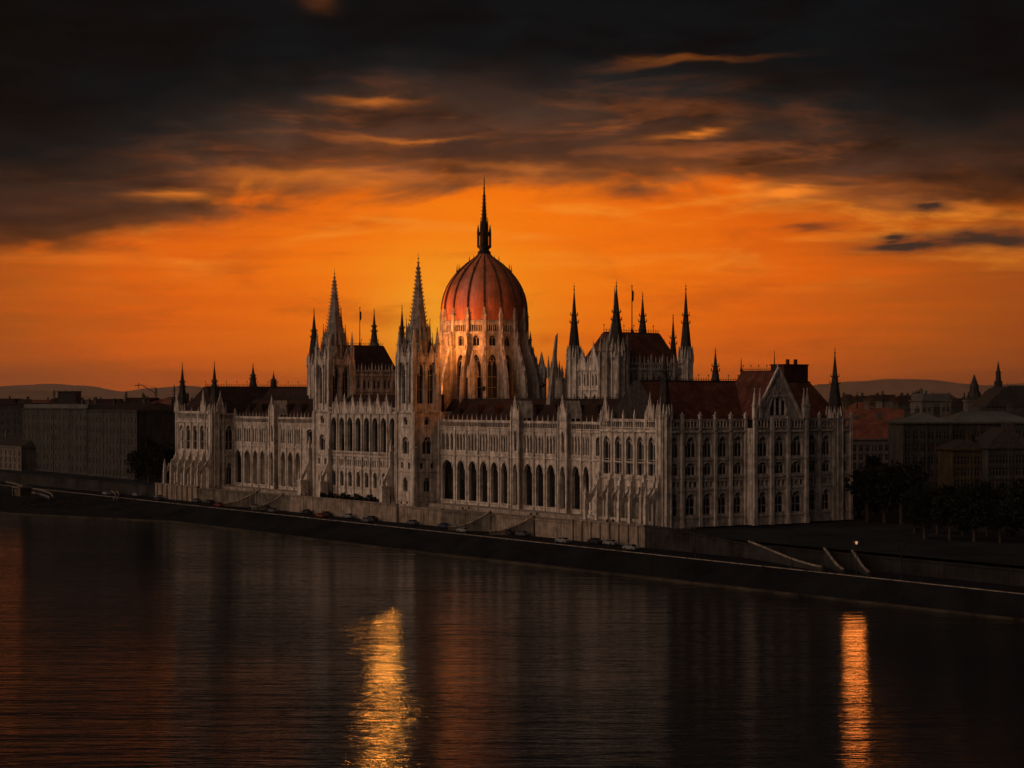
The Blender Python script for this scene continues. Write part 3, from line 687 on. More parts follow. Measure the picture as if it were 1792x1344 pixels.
# =====================================================================  SETTING
QZ, WZ = -4.0, -8.5
def strip(name, pts, m, kind='structure', thick=0):
    b = MB(); b.poly(pts)
    o = b.build(name, m); o['kind'] = kind; return o
def uv_sheet(name, u0, u1, v0, v1, z0, z1, m):
    b = MB(); b.poly([W(u0, v0, z0), W(u0, v1, z1), W(u1, v1, z1), W(u1, v0, z0)]); o = b.build(name, m); o['kind'] = 'structure'; return o
VT = -6.7
UMIN, UMAX = -900, 2600
# city ground reaches the horizon
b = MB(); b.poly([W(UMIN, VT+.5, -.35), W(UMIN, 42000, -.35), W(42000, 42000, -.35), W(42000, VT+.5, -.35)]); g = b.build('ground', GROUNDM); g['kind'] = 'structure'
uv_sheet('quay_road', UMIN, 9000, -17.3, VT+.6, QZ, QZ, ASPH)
# stone quay stepping down to the water
b = MB(); n = 14
def vw(u, t): return -17.8-t*(11.2+28*min(1, max(0, (u-206)/73)) if u > 75 else 11.2-10.2*min(1, (75-u)/205))
for i in range(n):
    va, vb2 = -17.8-(11.2/n)*i, -17.8-(11.2/n)*(i+1); za = QZ-(WZ*-1-1.0-4.0+1.6)/n*i; zc = QZ-(5.1/n)*(i+1); za = QZ-(5.1/n)*i
    for ua, ub in ((9000, 279), (279, 206), (206, 75), (75, -130), (-130, UMIN)):
        b.poly([W(ub, vw(ub, i/n), za), W(ua, vw(ua, i/n), za), W(ua, vw(ua, (i+1)/n), za), W(ub, vw(ub, (i+1)/n), za)]); b.poly([W(ub, vw(ub, (i+1)/n), za), W(ua, vw(ua, (i+1)/n), za), W(ua, vw(ua, (i+1)/n), zc), W(ub, vw(ub, (i+1)/n), zc)])
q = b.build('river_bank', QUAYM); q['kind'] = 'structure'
b = MB(); 
u = -330.0
while u < 1400:
    p0, p1 = u, u+5.85
    c = [W(p0,-17.85,QZ-.3), W(p1,-17.85,QZ-.3), W(p1,-17.3,QZ-.3), W(p0,-17.3,QZ-.3)]
    b.faces(c+[(x, y, QZ+.14) for x, y, z in c], [(0,1,5,4),(1,2,6,5),(2,3,7,6),(3,0,4,7),(4,5,6,7)]); u += 6
k = b.build('kerb', KERBM); tag(k, 'pale granite kerb running along the top of the dark river bank', 'kerb')
# bench of paler stone close above the water
b = MB()
for ua, ub in ((-130, 75), (75, 206), (206, 279), (279, 1200)):
    va, vb = vw(ua, 1)+.4, vw(ub, 1)+.4
    b.faces([W(ua,va-.6,WZ-.5), W(ub,vb-.6,WZ-.5), W(ub,vb+.8,WZ-.5), W(ua,va+.8,WZ-.5), W(ua,va-.6,WZ+.45), W(ub,vb-.6,WZ+.45), W(ub,vb+.8,WZ+.5), W(ua,va+.8,WZ+.5)], [(0,1,5,4),(4,5,6,7),(2,3,7,6),(3,0,4,7),(1,2,6,5)])
tag(b.build('mooring_ledge', node_mat('ledge_stone', (.045, .035, .024), .9, .5, .2)), 'low worn stone ledge along the waterline of the bank', 'ledge')

# retaining wall of the terrace, in the lengths the photo shows
def retaining(name, pts, zt, zb, m, label, cap=True, ribs=None, th=.9):
    """pts: list of (u, v, ztop)"""
    b = MB()
    for (ua, va, za), (ub, vb, zc) in zip(pts, pts[1:]):
        p = [W(ua, va-.0, zb), W(ub, vb, zb), W(ub, vb+th, zb), W(ua, va+th, zb), W(ua, va, za), W(ub, vb, zc), W(ub, vb+th, zc), W(ua, va+th, za)]
        b.faces(p, [(0,1,5,4),(1,2,6,5),(2,3,7,6),(3,0,4,7),(4,5,6,7)])
        if cap:
            c = [W(ua, va-.3, za), W(ub, vb-.3, zc), W(ub, vb+th, zc), W(ua, va+th, za)]
            b.faces([(x, y, z+.006) for x, y, z in c]+[(x, y, z+.3) for x, y, z in c], [(0,1,5,4),(1,2,6,5),(2,3,7,6),(3,0,4,7),(4,5,6,7),(3,2,1,0)])
    if ribs:
        for r in ribs:
            ua, va, za = pts[0]
            c = [W(r-.35, va-.45, zb), W(r+.35, va-.45, zb), W(r+.35, va, zb), W(r-.35, va, zb)]
            b.faces(c+[(x, y, za-.02) for x, y, z in c], [(0,1,5,4),(1,2,6,5),(3,0,4,7),(4,5,6,7)])
    o = b.build(name, m); return tag(o, label, 'retaining wall', 'terrace walls along the quay')
RAMPM2 = node_mat('darker_ashlar', (.15, .12, .09), .88, .4, .3, streak=.5)  # darker ashlar tone for the wall lengths behind the ramps
retaining('terrace_wall', [(-1.5, VT, .9), (26.5, VT, .9)], 0, QZ, TERRM, 'pale ribbed terrace wall below the near river pavilion', ribs=[1+i*3.6 for i in range(8)])
retaining('terrace_wall', [(26.6, VT+.4, .1), (60, VT+.4, .1)], 0, QZ, TERRM, 'plain stone terrace wall between the ribbed near wall and the right ramp')
retaining('terrace_wall', [(60.1, VT+.4, .1), (86, VT+.4, .1)], 0, QZ, RAMPM2, 'plain terrace wall length behind the two ramps under the near wing')
retaining('terrace_wall', [(86.1, VT+.4, .4), (108, VT+.4, .4)], 0, QZ, TERRM, 'short terrace wall length just right of the twin towers')
retaining('terrace_wall', [(108.1, VT-.4, .8), (171, VT-.4, .8)], 0, QZ, TERRM, 'long pale ashlar terrace wall below the twin towers')
retaining('terrace_wall', [(171.1, VT, .3), (236, VT, .3)], 0, QZ, RAMPM2, 'stone terrace wall behind the two far ramps under the far wing')
retaining('terrace_wall', [(236.1, VT-.4, .9), (270, VT-.4, .9)], 0, QZ, TERRM, 'ribbed terrace wall below the far left pavilion', ribs=[240+i*4 for i in range(8)])
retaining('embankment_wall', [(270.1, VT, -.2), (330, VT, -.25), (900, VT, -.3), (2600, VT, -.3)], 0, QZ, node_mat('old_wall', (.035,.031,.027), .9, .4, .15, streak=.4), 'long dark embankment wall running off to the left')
# curved parapet falling away to the right
cv = [(-1.6-i*3.2, VT, .9-2.1*(1-cos(pi*min(1, i/13)))/2) for i in range(14)]
retaining('terrace_wall', cv, 0, QZ, node_mat('dark_sweep_wall', (.030,.026,.023), .9, .4, .2, streak=.4), 'terrace wall with a capping that sweeps down to the right of the building')  # darker stone tone for the sweeping wall
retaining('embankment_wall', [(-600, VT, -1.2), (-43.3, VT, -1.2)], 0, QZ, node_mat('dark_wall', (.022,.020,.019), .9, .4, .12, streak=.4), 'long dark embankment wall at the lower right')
# upper terrace steps in front of the wings
for (ua, ub, lab) in ((27, 107, 'low stone plinth wall in front of the near wing arcade'), (172, 237, 'low stone plinth wall in front of the far wing arcade')):
    b = MB(); c = [W(ua, 3.0, -.35), W(ub, 3.0, -.35), W(ub, 8.45, -.35), W(ua, 8.45, -.35)]
    b.faces(c+[(x, y, 1.0) for x, y, z in c], [(0,1,5,4),(1,2,6,5),(2,3,7,6),(3,0,4,7),(4,5,6,7)])
    tag(b.build('plinth_wall', STONE2), lab, 'plinth')
RAMPM = node_mat('darker_ramp_stone', (.10, .08, .062), .9, .4, .3, streak=.5)  # darker stone for ramp bodies below the paler parapet
# curved ramps descending from the terrace
def ramp(ua, ub, zt, label, wv=1.5, out=6.2, ex=1.7, mats=None):
    b = MB(); n = 14; prev = None
    for i in range(n+1):
        t = i/n; uu = ua+(ub-ua)*t; vv = VT+.2-out*(t**ex); zz = zt+(QZ+.1-zt)*(sin(t*pi/2)**1.25)
        ring = [W(uu, vv-.0, QZ-.2), W(uu, vv+wv, QZ-.2), W(uu, vv+wv, zz), W(uu, vv+.0, zz), W(uu, vv-.12, zz+.9), W(uu, vv+.28, zz+.9), W(uu, vv+.28, zz)]
        if prev:
            for a, c in ((1,2),(2,3)): b.poly([prev[a], ring[a], ring[c], prev[c]])
            b.poly([prev[0], prev[4], ring[4], ring[0]], 0); b.poly([prev[4], prev[5], ring[5], ring[4]], 1); b.poly([prev[5], prev[6], ring[6], ring[5]], 1)
            b.bar(prev[4], ring[4], .34, 1)
        else: b.poly(ring[:4])
        prev = ring
    tag(b.build('stair_ramp', mats or [RAMPM, TERRM]), label, 'ramp', 'curved ramps down to the quay road')
ramp(U(858, VT), U(790, VT-5), .4, 'curved ramp nearer the twin towers, of the two under the near wing')
ramp(U(934, VT), U(862, VT-5), .2, 'curved ramp farther right, of the two under the near wing')
ramp(U(450, VT), U(388, VT-5), .4, 'leftmost curved ramp, beside the far pavilion wall')
ramp(U(495, VT), U(445, VT-5), .4, 'curved ramp just left of the twin-tower terrace')

DK = [node_mat('dark_ramp_stone', (.03, .027, .024), .9, .3, .3), KERBM]
ramp(-37, -69, -1.25, 'long narrow ramp slanting down to the kerb at the lower right', 1.0, 9.4, 1.0, DK)
ramp(-60, -75, -1.25, 'short narrow steps to the right of the long ramp', .9, 9.4, 1.0, DK)
ramp(-68, -82, -1.25, 'rightmost short narrow steps down to the kerb', .9, 9.4, 1.0, DK)

# water
def water():
    b = MB(); b.poly([(-6000,-300,WZ),(6000,-300,WZ),(6000,7000,WZ),(-6000,7000,WZ)])
    m = D.materials.new('river_water'); m.use_nodes = True; nt = m.node_tree; N = nt.nodes; L = nt.links
    p = N['Principled BSDF']; p.inputs['Base Color'].default_value = (.006, .007, .008, 1); p.inputs['Roughness'].default_value = .055
    p.inputs['IOR'].default_value = 1.33
    tc = N.new('ShaderNodeTexCoord'); hs = None
    for (sx, sy, sc, det, wgt) in ((.055, .30, 1, 3, .8), (.32, 1.3, 1, 4, .27), (.012, .05, 1, 2, 1.3)):
        mp = N.new('ShaderNodeMapping'); mp.inputs['Scale'].default_value = (sx, sy, 1); mp.inputs['Rotation'].default_value = (0, 0, R(-3))
        L.new(tc.outputs['Object'], mp.inputs[0]); n = N.new('ShaderNodeTexNoise'); n.inputs['Scale'].default_value = sc; n.inputs['Detail'].default_value = det
        n.inputs['Distortion'].default_value = .4
        L.new(mp.outputs[0], n.inputs['Vector']); mu = N.new('ShaderNodeMath'); mu.operation = 'MULTIPLY'; mu.inputs[1].default_value = wgt
        L.new(n.outputs['Fac'], mu.inputs[0])
        if hs is None: hs = mu.outputs[0]
        else:
            ad = N.new('ShaderNodeMath'); L.new(hs, ad.inputs[0]); L.new(mu.outputs[0], ad.inputs[1]); hs = ad.outputs[0]
    bp = N.new('ShaderNodeBump'); bp.inputs['Distance'].default_value = WAVE
    mp = N.new('ShaderNodeMapping'); mp.inputs['Scale'].default_value = (.006, .022, 1); L.new(tc.outputs['Object'], mp.inputs[0])
    n = N.new('ShaderNodeTexNoise'); n.inputs['Scale'].default_value = 1; n.inputs['Detail'].default_value = 4; L.new(mp.outputs[0], n.inputs['Vector'])
    mr = N.new('ShaderNodeMapRange'); mr.inputs[1].default_value = .35; mr.inputs[2].default_value = .65; mr.inputs[3].default_value = .55; mr.inputs[4].default_value = 1.0
    L.new(n.outputs['Fac'], mr.inputs[0]); L.new(mr.outputs[0], bp.inputs['Strength'])
    L.new(hs, bp.inputs['Height']); L.new(bp.outputs[0], p.inputs['Normal'])
    o = b.build('river', m); o['kind'] = 'structure'
WAVE = .40
water()

# ---------------------------------------------------------------- city blocks
def block(name, cat, label, corner, rz, w, d, h, nx, nz, wall, roofm, roof='hip', rh=4, z0=-.35, wh=1.9, ww=1.1, side=0, cornices=True, group=None, first=3.2, chim=2, arched=False):
    """corner = (x,y) of the left front corner; local +x to the right along the front, +y back"""
    root = empty(name, (corner[0], corner[1], z0), rz); tag(root, label, cat, group)
    b = MB(); b.box(0, w, 0, d, 0, h)
    fh = (h-1.5)/nz
    if cornices:
        for k in range(1, nz+1): b.box(-.15, w+.15, -.15, -.004, k*fh-.1, k*fh+.15)
        b.box(-.6, w+.6, -.6, d+.6, h, h+.5)
    nb = max(2, nx//4)
    for i in range(nb+1): b.box(w*i/nb-.25, w*i/nb+.25, -.25, -.008, 0, h-.1)
    b.build('wall', wall, root)
    me = win_mesh(ww/2, wh*(.7 if arched else 1)-(0 if arched else .001), wh, 0, 1, (wh*.6,), PLASP)
    for k in range(nz):
        for i in range(nx):
            x = w*(i+.5)/nx; z = k*fh+fh*.3
            link('window', me, root, (x, -.03, z))
        for i in range(side):
            y = d*(i+.5)/side; link('window', me, root, (-.03, y, k*fh+fh*.3), -pi/2)
    b = MB()
    if roof == 'hip': hip(b, -.5, w+.5, -.5, d+.5, h+.5, h+.5+rh, 'x' if w > d else 'y', min(w, d)*.35, min(w, d)*.35, .5)
    elif roof == 'flat': b.box(.4, w-.4, .4, d-.4, h+.5, h+.5+rh)
    elif roof == 'mansard':
        b.faces([(-.3,-.3,h+.5),(w+.3,-.3,h+.5),(w+.3,d+.3,h+.5),(-.3,d+.3,h+.5),(1.8,1.8,h+.5+rh*.75),(w-1.8,1.8,h+.5+rh*.75),(w-1.8,d-1.8,h+.5+rh*.75),(1.8,d-1.8,h+.5+rh*.75)],
                [(0,1,5,4),(1,2,6,5),(2,3,7,6),(3,0,4,7)])
        hip(b, 1.8, w-1.8, 1.8, d-1.8, h+.5+rh*.75, h+.5+rh, 'x' if w > d else 'y', d*.2, d*.2, .5)
    r = b.build('roof', roofm, root)
    rr = random.Random(int(w*100))
    for i in range(chim):
        c = MB(); x = w*rr.uniform(.12, .88); y = d*rr.uniform(.3, .6); cw = rr.uniform(.5, 1.0); ch = rr.uniform(1, 2.2)
        c.box(x-cw, x+cw, y-.5, y+.5, h+.5, h+.5+rh+ch); c.box(x-cw-.12, x+cw+.12, y-.62, y+.62, h+.5+rh+ch-.3, h+.5+rh+ch)
        for q in (-.5, .5): c.fru(x+q*cw, y, h+.5+rh+ch, h+1.2+rh+ch, .2, .16, 6)
        c.build('chimney', wall, r)
    return root
# left bank row, front wall on plane v=12 of the quay; local x runs toward -u
def riverblock(name, label, pxL, pxR, v, d, pytop, nx, nz, wall, roofm, **k):
    uL, uR_ = U(pxL, v), U(pxR, v); um = (uL+uR_)/2
    h = Z(pytop, uR_+(uL-uR_)*.3, v)+.35
    return block(name, 'apartment building', label, W(uL, v)[:2], ROT-pi/2, uL-uR_, d, h, nx, nz, wall, roofm, group='city blocks on the left bank', **k)
riverblock('apartment_building', 'dim grey block with a pale flat roof edge, widest on the left bank', 40, 152, 14, 26, 716, 16, 6, PLAST, GREYR, roof='flat', rh=1.5, chim=3)
riverblock('apartment_building', 'slightly paler grey block with a hipped roof, between the flat-roofed block and the trees', 154, 240, 12, 24, 720, 14, 6, PLAST, ROOFD, roof='hip', rh=2.8)
riverblock('apartment_building', 'brown block half hidden by trees directly left of the far pavilion', 246, 326, 34, 22, 722, 11, 6, PLASO, REDT, roof='hip', rh=3)
riverblock('apartment_building', 'low pale house at the left edge with a dark hipped roof', -40, 38, 8, 20, 782, 10, 3, PLASP, SLATE, roof='hip', rh=4)
def fblock(name, label, pxL, pxR, Y, pytop, d, nx, nz, wall, roofm, rot=8, group='city blocks right of the parliament', **k):
    x0, y0 = XY(pxL, Y); x1, _ = XY(pxR, Y); w = (x1-x0)/cos(R(rot))
    h = ZY(pytop, Y)+.35
    return block(name, 'apartment building', label, (x0, y0), R(rot), w, d, h, nx, nz, wall, roofm, group=group, **k)
fblock('apartment_building', 'tall grey block of five window rows under a pale eave, right of the dark street', 1581, 1664, 540, 742, 16, 6, 6, PLAST, GREYR, rot=4, roof='hip', rh=2.6, chim=3)
fblock('apartment_building', 'long wide grey block with pale roof at the right edge, behind the ochre house', 1666, 1815, 560, 742, 20, 12, 6, PLAST, GREYR, rot=4, roof='hip', rh=3.2)
fblock('apartment_building', 'narrow ochre house with a small hipped roof in front of the wide grey block', 1668, 1728, 505, 788, 14, 5, 5, PLASO, SLATE, rot=4, roof='hip', rh=2.2)
fblock('apartment_building', 'pale house with dark hipped roof at the far right edge', 1730, 1812, 500, 785, 18, 7, 5, PLAST, SLATE, rot=4, roof='hip', rh=5)
fblock('apartment_building', 'pale building with a lit cornice closing the dark street right of the parliament', 1478, 1582, 640, 770, 18, 9, 5, PLASP, REDT, rot=3, roof='mansard', rh=6.5)
fblock('apartment_building', 'building with a long red mansard roof behind the pale one at the street end', 1486, 1600, 760, 742, 20, 9, 5, PLASP, REDT, rot=-2, roof='mansard', rh=6)
fblock('apartment_building', 'low distant block with red roof on the skyline right of the end turret', 1478, 1560, 900, 728, 24, 9, 5, PLASO, REDT, rot=5, roof='hip', rh=6)
fblock('apartment_building', 'distant dark flat-topped block on the skyline over the grey block', 1572, 1618, 950, 706, 24, 6, 6, PLAST, ROOFD, rot=0, roof='flat', rh=3)
fblock('apartment_building', 'distant pale square block on the right skyline beside the church', 1614, 1664, 880, 702, 22, 6, 6, PLASP, GREYR, rot=3, roof='flat', rh=3)
fblock('apartment_building', 'low distant house filling the skyline between pale block and church', 1660, 1716, 960, 712, 26, 7, 5, PLAST, ROOFD, rot=3, roof='hip', rh=4)
G2 = 'city blocks on the left skyline'
fblock('apartment_building', 'distant low dark block on the left skyline below the hills', -10, 60, 1100, 712, 30, 7, 5, PLAST, ROOFD, rot=0, group=G2, roof='flat', rh=1.5)
fblock('apartment_building', 'distant block carrying the black rooftop box on the left skyline', 66, 150, 1050, 711, 30, 8, 5, PLAST, ROOFD, rot=0, group=G2, roof='flat', rh=1)
fblock('apartment_building', 'distant low block between the black box and the masts on the left skyline', 148, 222, 1150, 712, 30, 8, 5, PLASO, ROOFD, rot=0, group=G2, roof='hip', rh=3)
fblock('apartment_building', 'distant brown block under the rooftop masts left of the far pavilion', 220, 262, 1000, 704, 30, 5, 5, PLASO, ROOFD, rot=0, group=G2, roof='flat', rh=2)
fblock('apartment_building', 'distant red-roofed block touching the left end of the parliament', 260, 330, 980, 708, 30, 7, 5, PLASP, REDT, rot=0, group=G2, roof='hip', rh=3.5)
x, y = XY(101, 1045); b = MB(); zt, z0 = ZY(686, 1045), ZY(702, 1045); w = 31/F*1045
b.box(0, w, 0, 14, z0-2, zt); b.box(-.4, w+.4, -.4, 14.4, zt, zt+.5); b.box(-4, 0, 1, 8, z0-2, z0+1.4); b.box(-5.5, w+2, -.5, 15, z0-2.4, z0-.8)
b.box(w*.3, w*.34, 5, 5.5, zt, zt+1.4); b.box(w*.7, w*.74, 5, 5.5, zt, zt+1.0)
tag(b.build('rooftop_plant_room', SLATE, None, (x, y, 0)), 'black box-shaped rooftop plant room on the left skyline', 'rooftop box')
def mast(px, Y, pyt, pyb, label, dish=False, arm=False):
    x, y = XY(px, Y); z0, z1 = ZY(pyb, Y), ZY(pyt, Y); b = MB(); h = z1-z0
    b.bar((0,0,-2),(0,0,h), .7, 0, .25)
    for k in (.35, .6, .8): b.bar((-.9,0,h*k),(.9,0,h*k), .22)
    b.bar((-.9,0,h*.35),(.0,0,h*.9), .15); b.bar((.9,0,h*.35),(.0,0,h*.9), .15)
    if dish: b.lathe(0, 0, [(.1, h*.7), (1.1, h*.75), (1.5, h*.84), (1.4, h*.84), (.9, h*.77)], 10)
    if arm: b.bar((0,0,h*.5), (-7.5,0,h*1.15), .45, 0, .3); b.bar((-7.5,0,h*1.15),(-11,0,h*1.1), .4); b.bar((-9,0,h*.85),(-9,0,h*1.3),.3); b.bar((0,0,h*.95),(-7.5,0,h*1.15), .12)
    tag(b.build('antenna_mast', IRON, None, (x, y, z0)), label, 'antenna mast', 'masts on the city skyline')
mast(221, 1000, 683, 702, 'short thick mast at the left end of the mast group')
mast(273, 980, 677, 700, 'mast with a long crooked arm, in the middle of the left mast group', arm=True)
mast(305, 980, 673, 700, 'thin tall mast nearest the far end of the parliament')
mast(95, 1045, 681, 700, 'faint thin mast beside the black rooftop box')
mast(1609, 950, 682, 705, 'thin mast on the dark block on the right skyline', dish=True)
mast(1500, 900, 686, 712, 'thin mast above the red roofs, first right of the end turret')
mast(1546, 900, 685, 712, 'thin mast above the red roofs, second right of the end turret')
# church and dark-roofed hall with tower on the right skyline
x, y = XY(1705, 760); t = empty('church_tower', (x, y, 0)); tag(t, 'small church tower with a pointed dark spire on the right skyline', 'church tower')
zc = ZY(700, 760); b = MB(); b.box(-3.6, 3.6, -3.6, 3.6, 0, zc); b.box(-4, 4, -4, 4, zc-.6, zc)
b.build('wall', PLASP, t)
b = MB(); zt = ZY(655, 760); b.fru(0, 0, zc, zc+3.2, 3.5, 2.2, 8, 0, pi/8); b.fru(0, 0, zc+3.2, zc+5.2, 2.0, 1.7, 8, 0, pi/8); b.fru(0, 0, zc+5.2, zt, 1.9, .08, 8, 0, pi/8)
for sx in (-1, 1):
    for sy in (-1, 1): b.fru(sx*3.2, sy*3.2, zc, zc+3.6, .6, .05, 6)
b.build('spire', SLATE, t)
for xx in (-1.4, 1.4): link('window', win_mesh(.6, 2.4, 3.2, 0, 1, (), PLASP), t, (xx, -3.63, zc-6))
x, y = XY(1722, 700); t = empty('domed_hall', (x, y, 0)); tag(t, 'big hall with a dark rounded roof at the right edge of the skyline', 'hall')
b = MB(); z0, z1 = ZY(712, 700), ZY(676, 700); w = 95/F*700*1.2
b.box(0, w+6, 0, 22, 0, z0); b.build('wall', PLAST, t)
b = MB(); pr = [(0,z0),(2.2,z0+2.2),(4.6,z0+4.4),(7.2,z1-.8),(9.5,z1),(w+6,z1+.3),(w+6,z0)]
nn = len(pr); b.faces([(a,-.4,c) for a,c in pr]+[(a,22.4,c) for a,c in pr], [tuple(range(nn)), tuple(range(2*nn-1, nn-1, -1))]+[(i,(i+1)%nn,nn+(i+1)%nn,nn+i) for i in range(nn)])
b.build('roof', SLATE, t)
b = MB(); cresting(b, (9, 1), (w+5, 1), z1, .8, 1.2); b.build('ridge_cresting', IRON, t)
x, y = XY(1747, 720); b = MB(); z0, z1 = ZY(690, 720), ZY(632, 720)
b.box(-1.3, 1.3, -1.3, 1.3, 0, z0+5); b.fru(0, 0, z0+5, z0+8.2, 1.15, .9, 8); b.fru(0, 0, z0+8.2, z0+8.6, 1.2, 1.2, 8); b.fru(0, 0, z0+8.6, z1, .75, .08, 8)
tag(b.build('watch_tower', SLATE, None, (x, y, 0)), 'slim dark tower with pointed cap rising behind the rounded hall roof', 'tower')
# masses of far roofs that close the view along the skyline
rnd = random.Random(3)
for i in range(12):
    px = 1480+i*20+rnd.uniform(-5, 5); Y = 1250+rnd.uniform(-60, 250)
    fblock('distant_house', 'tiny far roof on the right skyline, number %d counted from the parliament' % (i+1), px, px+24, Y, 701+rnd.uniform(-3, 4), 20, 3, 4, rnd.choice([PLAST, PLASP, PLASO]), rnd.choice([REDT, ROOFD]), rot=rnd.uniform(-8, 8), group='tiny far houses on the right skyline', roof=rnd.choice(['hip', 'flat']), rh=rnd.uniform(2, 5), chim=1)
for i in range(9):
    px = -20+i*38+rnd.uniform(-5, 5); Y = 1500+rnd.uniform(-60, 250)
    fblock('distant_house', 'tiny far roof on the left skyline, number %d counted from the left edge' % (i+1), px, px+42, Y, 706+rnd.uniform(-3, 4), 20, 4, 4, rnd.choice([PLAST, PLASP, PLASO]), rnd.choice([REDT, ROOFD]), rot=rnd.uniform(-8, 8), group='tiny far houses on the left skyline', roof=rnd.choice(['hip', 'flat']), rh=rnd.uniform(2, 4), chim=1)

# ---------------------------------------------------------------- hills
def hill(name, Y, pts, dep):
    dep *= 1.7; b = MB(); rn = random.Random(int(Y)); xs = []
    n = 160; x0, x1 = pts[0][0], pts[-1][0]; rows_ = []
    for j, (dy, fz) in enumerate(((-dep, 0), (-dep*.5, .55), (0, 1), (dep*.6, .5), (dep, 0))):
        row = []
        for i in range(n+1):
            px = x0+(x1-x0)*i/n
            for (a, c), (e, g_) in zip(pts, pts[1:]):
                if a <= px <= e:
                    t = (px-a)/(e-a); t = t*t*(3-2*t); py = c+(g_-c)*t
            z = (ZY(py, Y)-0)*fz+(rn.uniform(-1, 1)*Y/F*.3 if 0 < j < 4 else 0)
            row.append(((px-896)/F*Y, Y+dy, max(-1, z)))
        rows_.append(row)
    vs = [p for r_ in rows_ for p in r_]; m = n+1
    b.faces(vs, [(j*m+i, j*m+i+1, (j+1)*m+i+1, (j+1)*m+i) for j in range(4) for i in range(n)]); b.smooth = True
    o = b.build(name, HILLM); o['kind'] = 'structure'
hill('hills', 24000, [(-700, 668), (-300, 684), (-60, 678), (10, 676), (60, 681), (130, 690), (230, 706)], 900)
hill('hills', 34000, [(-500, 700), (-60, 690), (30, 674), (85, 671.5), (150, 675), (215, 685), (262, 679), (330, 675), (420, 690), (560, 706)], 1100)
hill('hills', 33000, [(1330, 706), (1440, 672), (1500, 667), (1560, 663), (1620, 664), (1700, 672), (1722, 674), (1790, 671), (1900, 664), (2200, 655), (2600, 690)], 1100)

# ---------------------------------------------------------------- trees
def tree_meshes(seed, rx, rz, n=1500):
    rn = random.Random(seed); b = MB(); cl = []
    for i in range(16):
        a = rn.uniform(0, 2*pi); q = rn.uniform(.1, .85); cl.append((q*rx*cos(a), q*rx*sin(a), rz*(1.2+rn.uniform(-.75, .8)), rn.uniform(.28, .5)*rx))
    for i in range(n):
        cx, cy, cz, cr = rn.choice(cl); a = rn.uniform(0, 2*pi); ph = math.acos(rn.uniform(-1, 1)); r = cr*rn.uniform(.55, 1.08)
        p = (cx+r*sin(ph)*cos(a), cy+r*sin(ph)*sin(a), cz+r*cos(ph)*.85)
        s = rn.uniform(.22, .5); d1 = [rn.uniform(-1, 1) for _ in range(3)]; d2 = [rn.uniform(-1, 1) for _ in range(3)]
        b.poly([tuple(p[k]+s*d1[k] for k in range(3)), tuple(p[k]+s*d2[k] for k in range(3)), tuple(p[k]-s*d1[k] for k in range(3)), tuple(p[k]-s*d2[k] for k in range(3))])
    t = MB(); t.fru(0, 0, 0, rz*.7, .38, .24, 7); 
    for i in range(7):
        cx, cy, cz, cr = cl[i]; t.bar((0, 0, rz*.55), (cx*.8, cy*.8, cz), .28, 0, .08)
    return b.mesh('crown', [LEAF]), t.mesh('trunk', [BARK])
TM = [tree_meshes(s, 4.6, 5.6, 1600) for s in (1, 2, 3, 4)]
def tree(loc, s, label, group, k):
    o = empty('tree', loc, k*1.3); o.scale = (s, s, s*(.9+.1*(k % 3))); tag(o, label, 'tree', group)
    link('trunk', TM[k % 4][1], o); link('crown', TM[k % 4][0], o)
ordn = ['first', 'second', 'third', 'fourth', 'fifth', 'sixth', 'seventh', 'eighth', 'ninth', 'tenth', 'eleventh', 'twelfth', 'thirteenth', 'fourteenth', 'fifteenth', 'sixteenth', 'seventeenth', 'eighteenth']
for i, px in enumerate((236, 248, 260, 272, 284, 297)):
    v = 5+(i % 2)*9; u = U(px, v); tree(W(u, v, -.35), 1.0+.12*(i % 3), 'dark tree by the far pavilion, %s from the left in its clump' % ordn[i], 'trees left of the parliament', i)
for i, (px, Y) in enumerate(((1503, 488), (1518, 470), (1533, 500), (1548, 465), (1562, 490), (1577, 462))):
    x, y = XY(px, Y); tree((x, y, -.35), 1.15+.15*(i % 2), 'tall black tree in the dark street, %s to the right of the parliament' % ordn[i], 'street trees right of the parliament', i)
for i, (px, Y) in enumerate(((1600, 430), (1618, 412), (1640, 428), (1662, 408), (1684, 425), (1705, 405), (1728, 420), (1750, 402), (1772, 415), (1795, 400))):
    x, y = XY(px, Y); tree((x, y, -.35), .78+.16*((i*7) % 4)/2, 'dark tree before the right-hand blocks, %s from the street' % ordn[i], 'trees before the right-hand blocks', i+2)

# ---------------------------------------------------------------- quay furniture
def rail(pts, label, r=.14, hgt=.9, posts=True):
    b = MB(); n = len(pts)
    P3 = [W(u, v, z) for u, v, z in pts]
    for a, c in zip(P3, P3[1:]): b.bar((a[0], a[1], a[2]+hgt), (c[0], c[1], c[2]+hgt), r*2); b.bar((a[0], a[1], a[2]+hgt*.5), (c[0], c[1], c[2]+hgt*.5), r)
    if posts:
        for a in P3: b.bar(a, (a[0], a[1], a[2]+hgt), r)
    tag(b.build('guard_rail', STEELP), label, 'guard rail', 'pale guard rails on the quay')
def curve_uv(pa, pb, z, sag, n=12):
    (ua, va), (ub, vb) = pa, pb
    return [(ua+(ub-ua)*i/n, va+(vb-va)*i/n+sag*sin(pi*i/n), z if not callable(z) else z(i/n)) for i in range(n+1)]
def pxv(px, py, z):                      # quay point under a spot of the photo, at known height
    Y = (CAMZ-z)*F/(py-700); X = (px-896)/F*Y
    return ((X-CX)*UX+(Y-CY0)*UY, (X-CX)*VX+(Y-CY0)*VY)
def railpx(a, b_, z, sag, label): rail(curve_uv(pxv(a[0], a[1], z), pxv(b_[0], b_[1], z), z, sag), label, .11, .8)
railpx((58, 858), (92, 872), QZ+.1, 2, 'upper pale rail meeting the kerb at the far left')
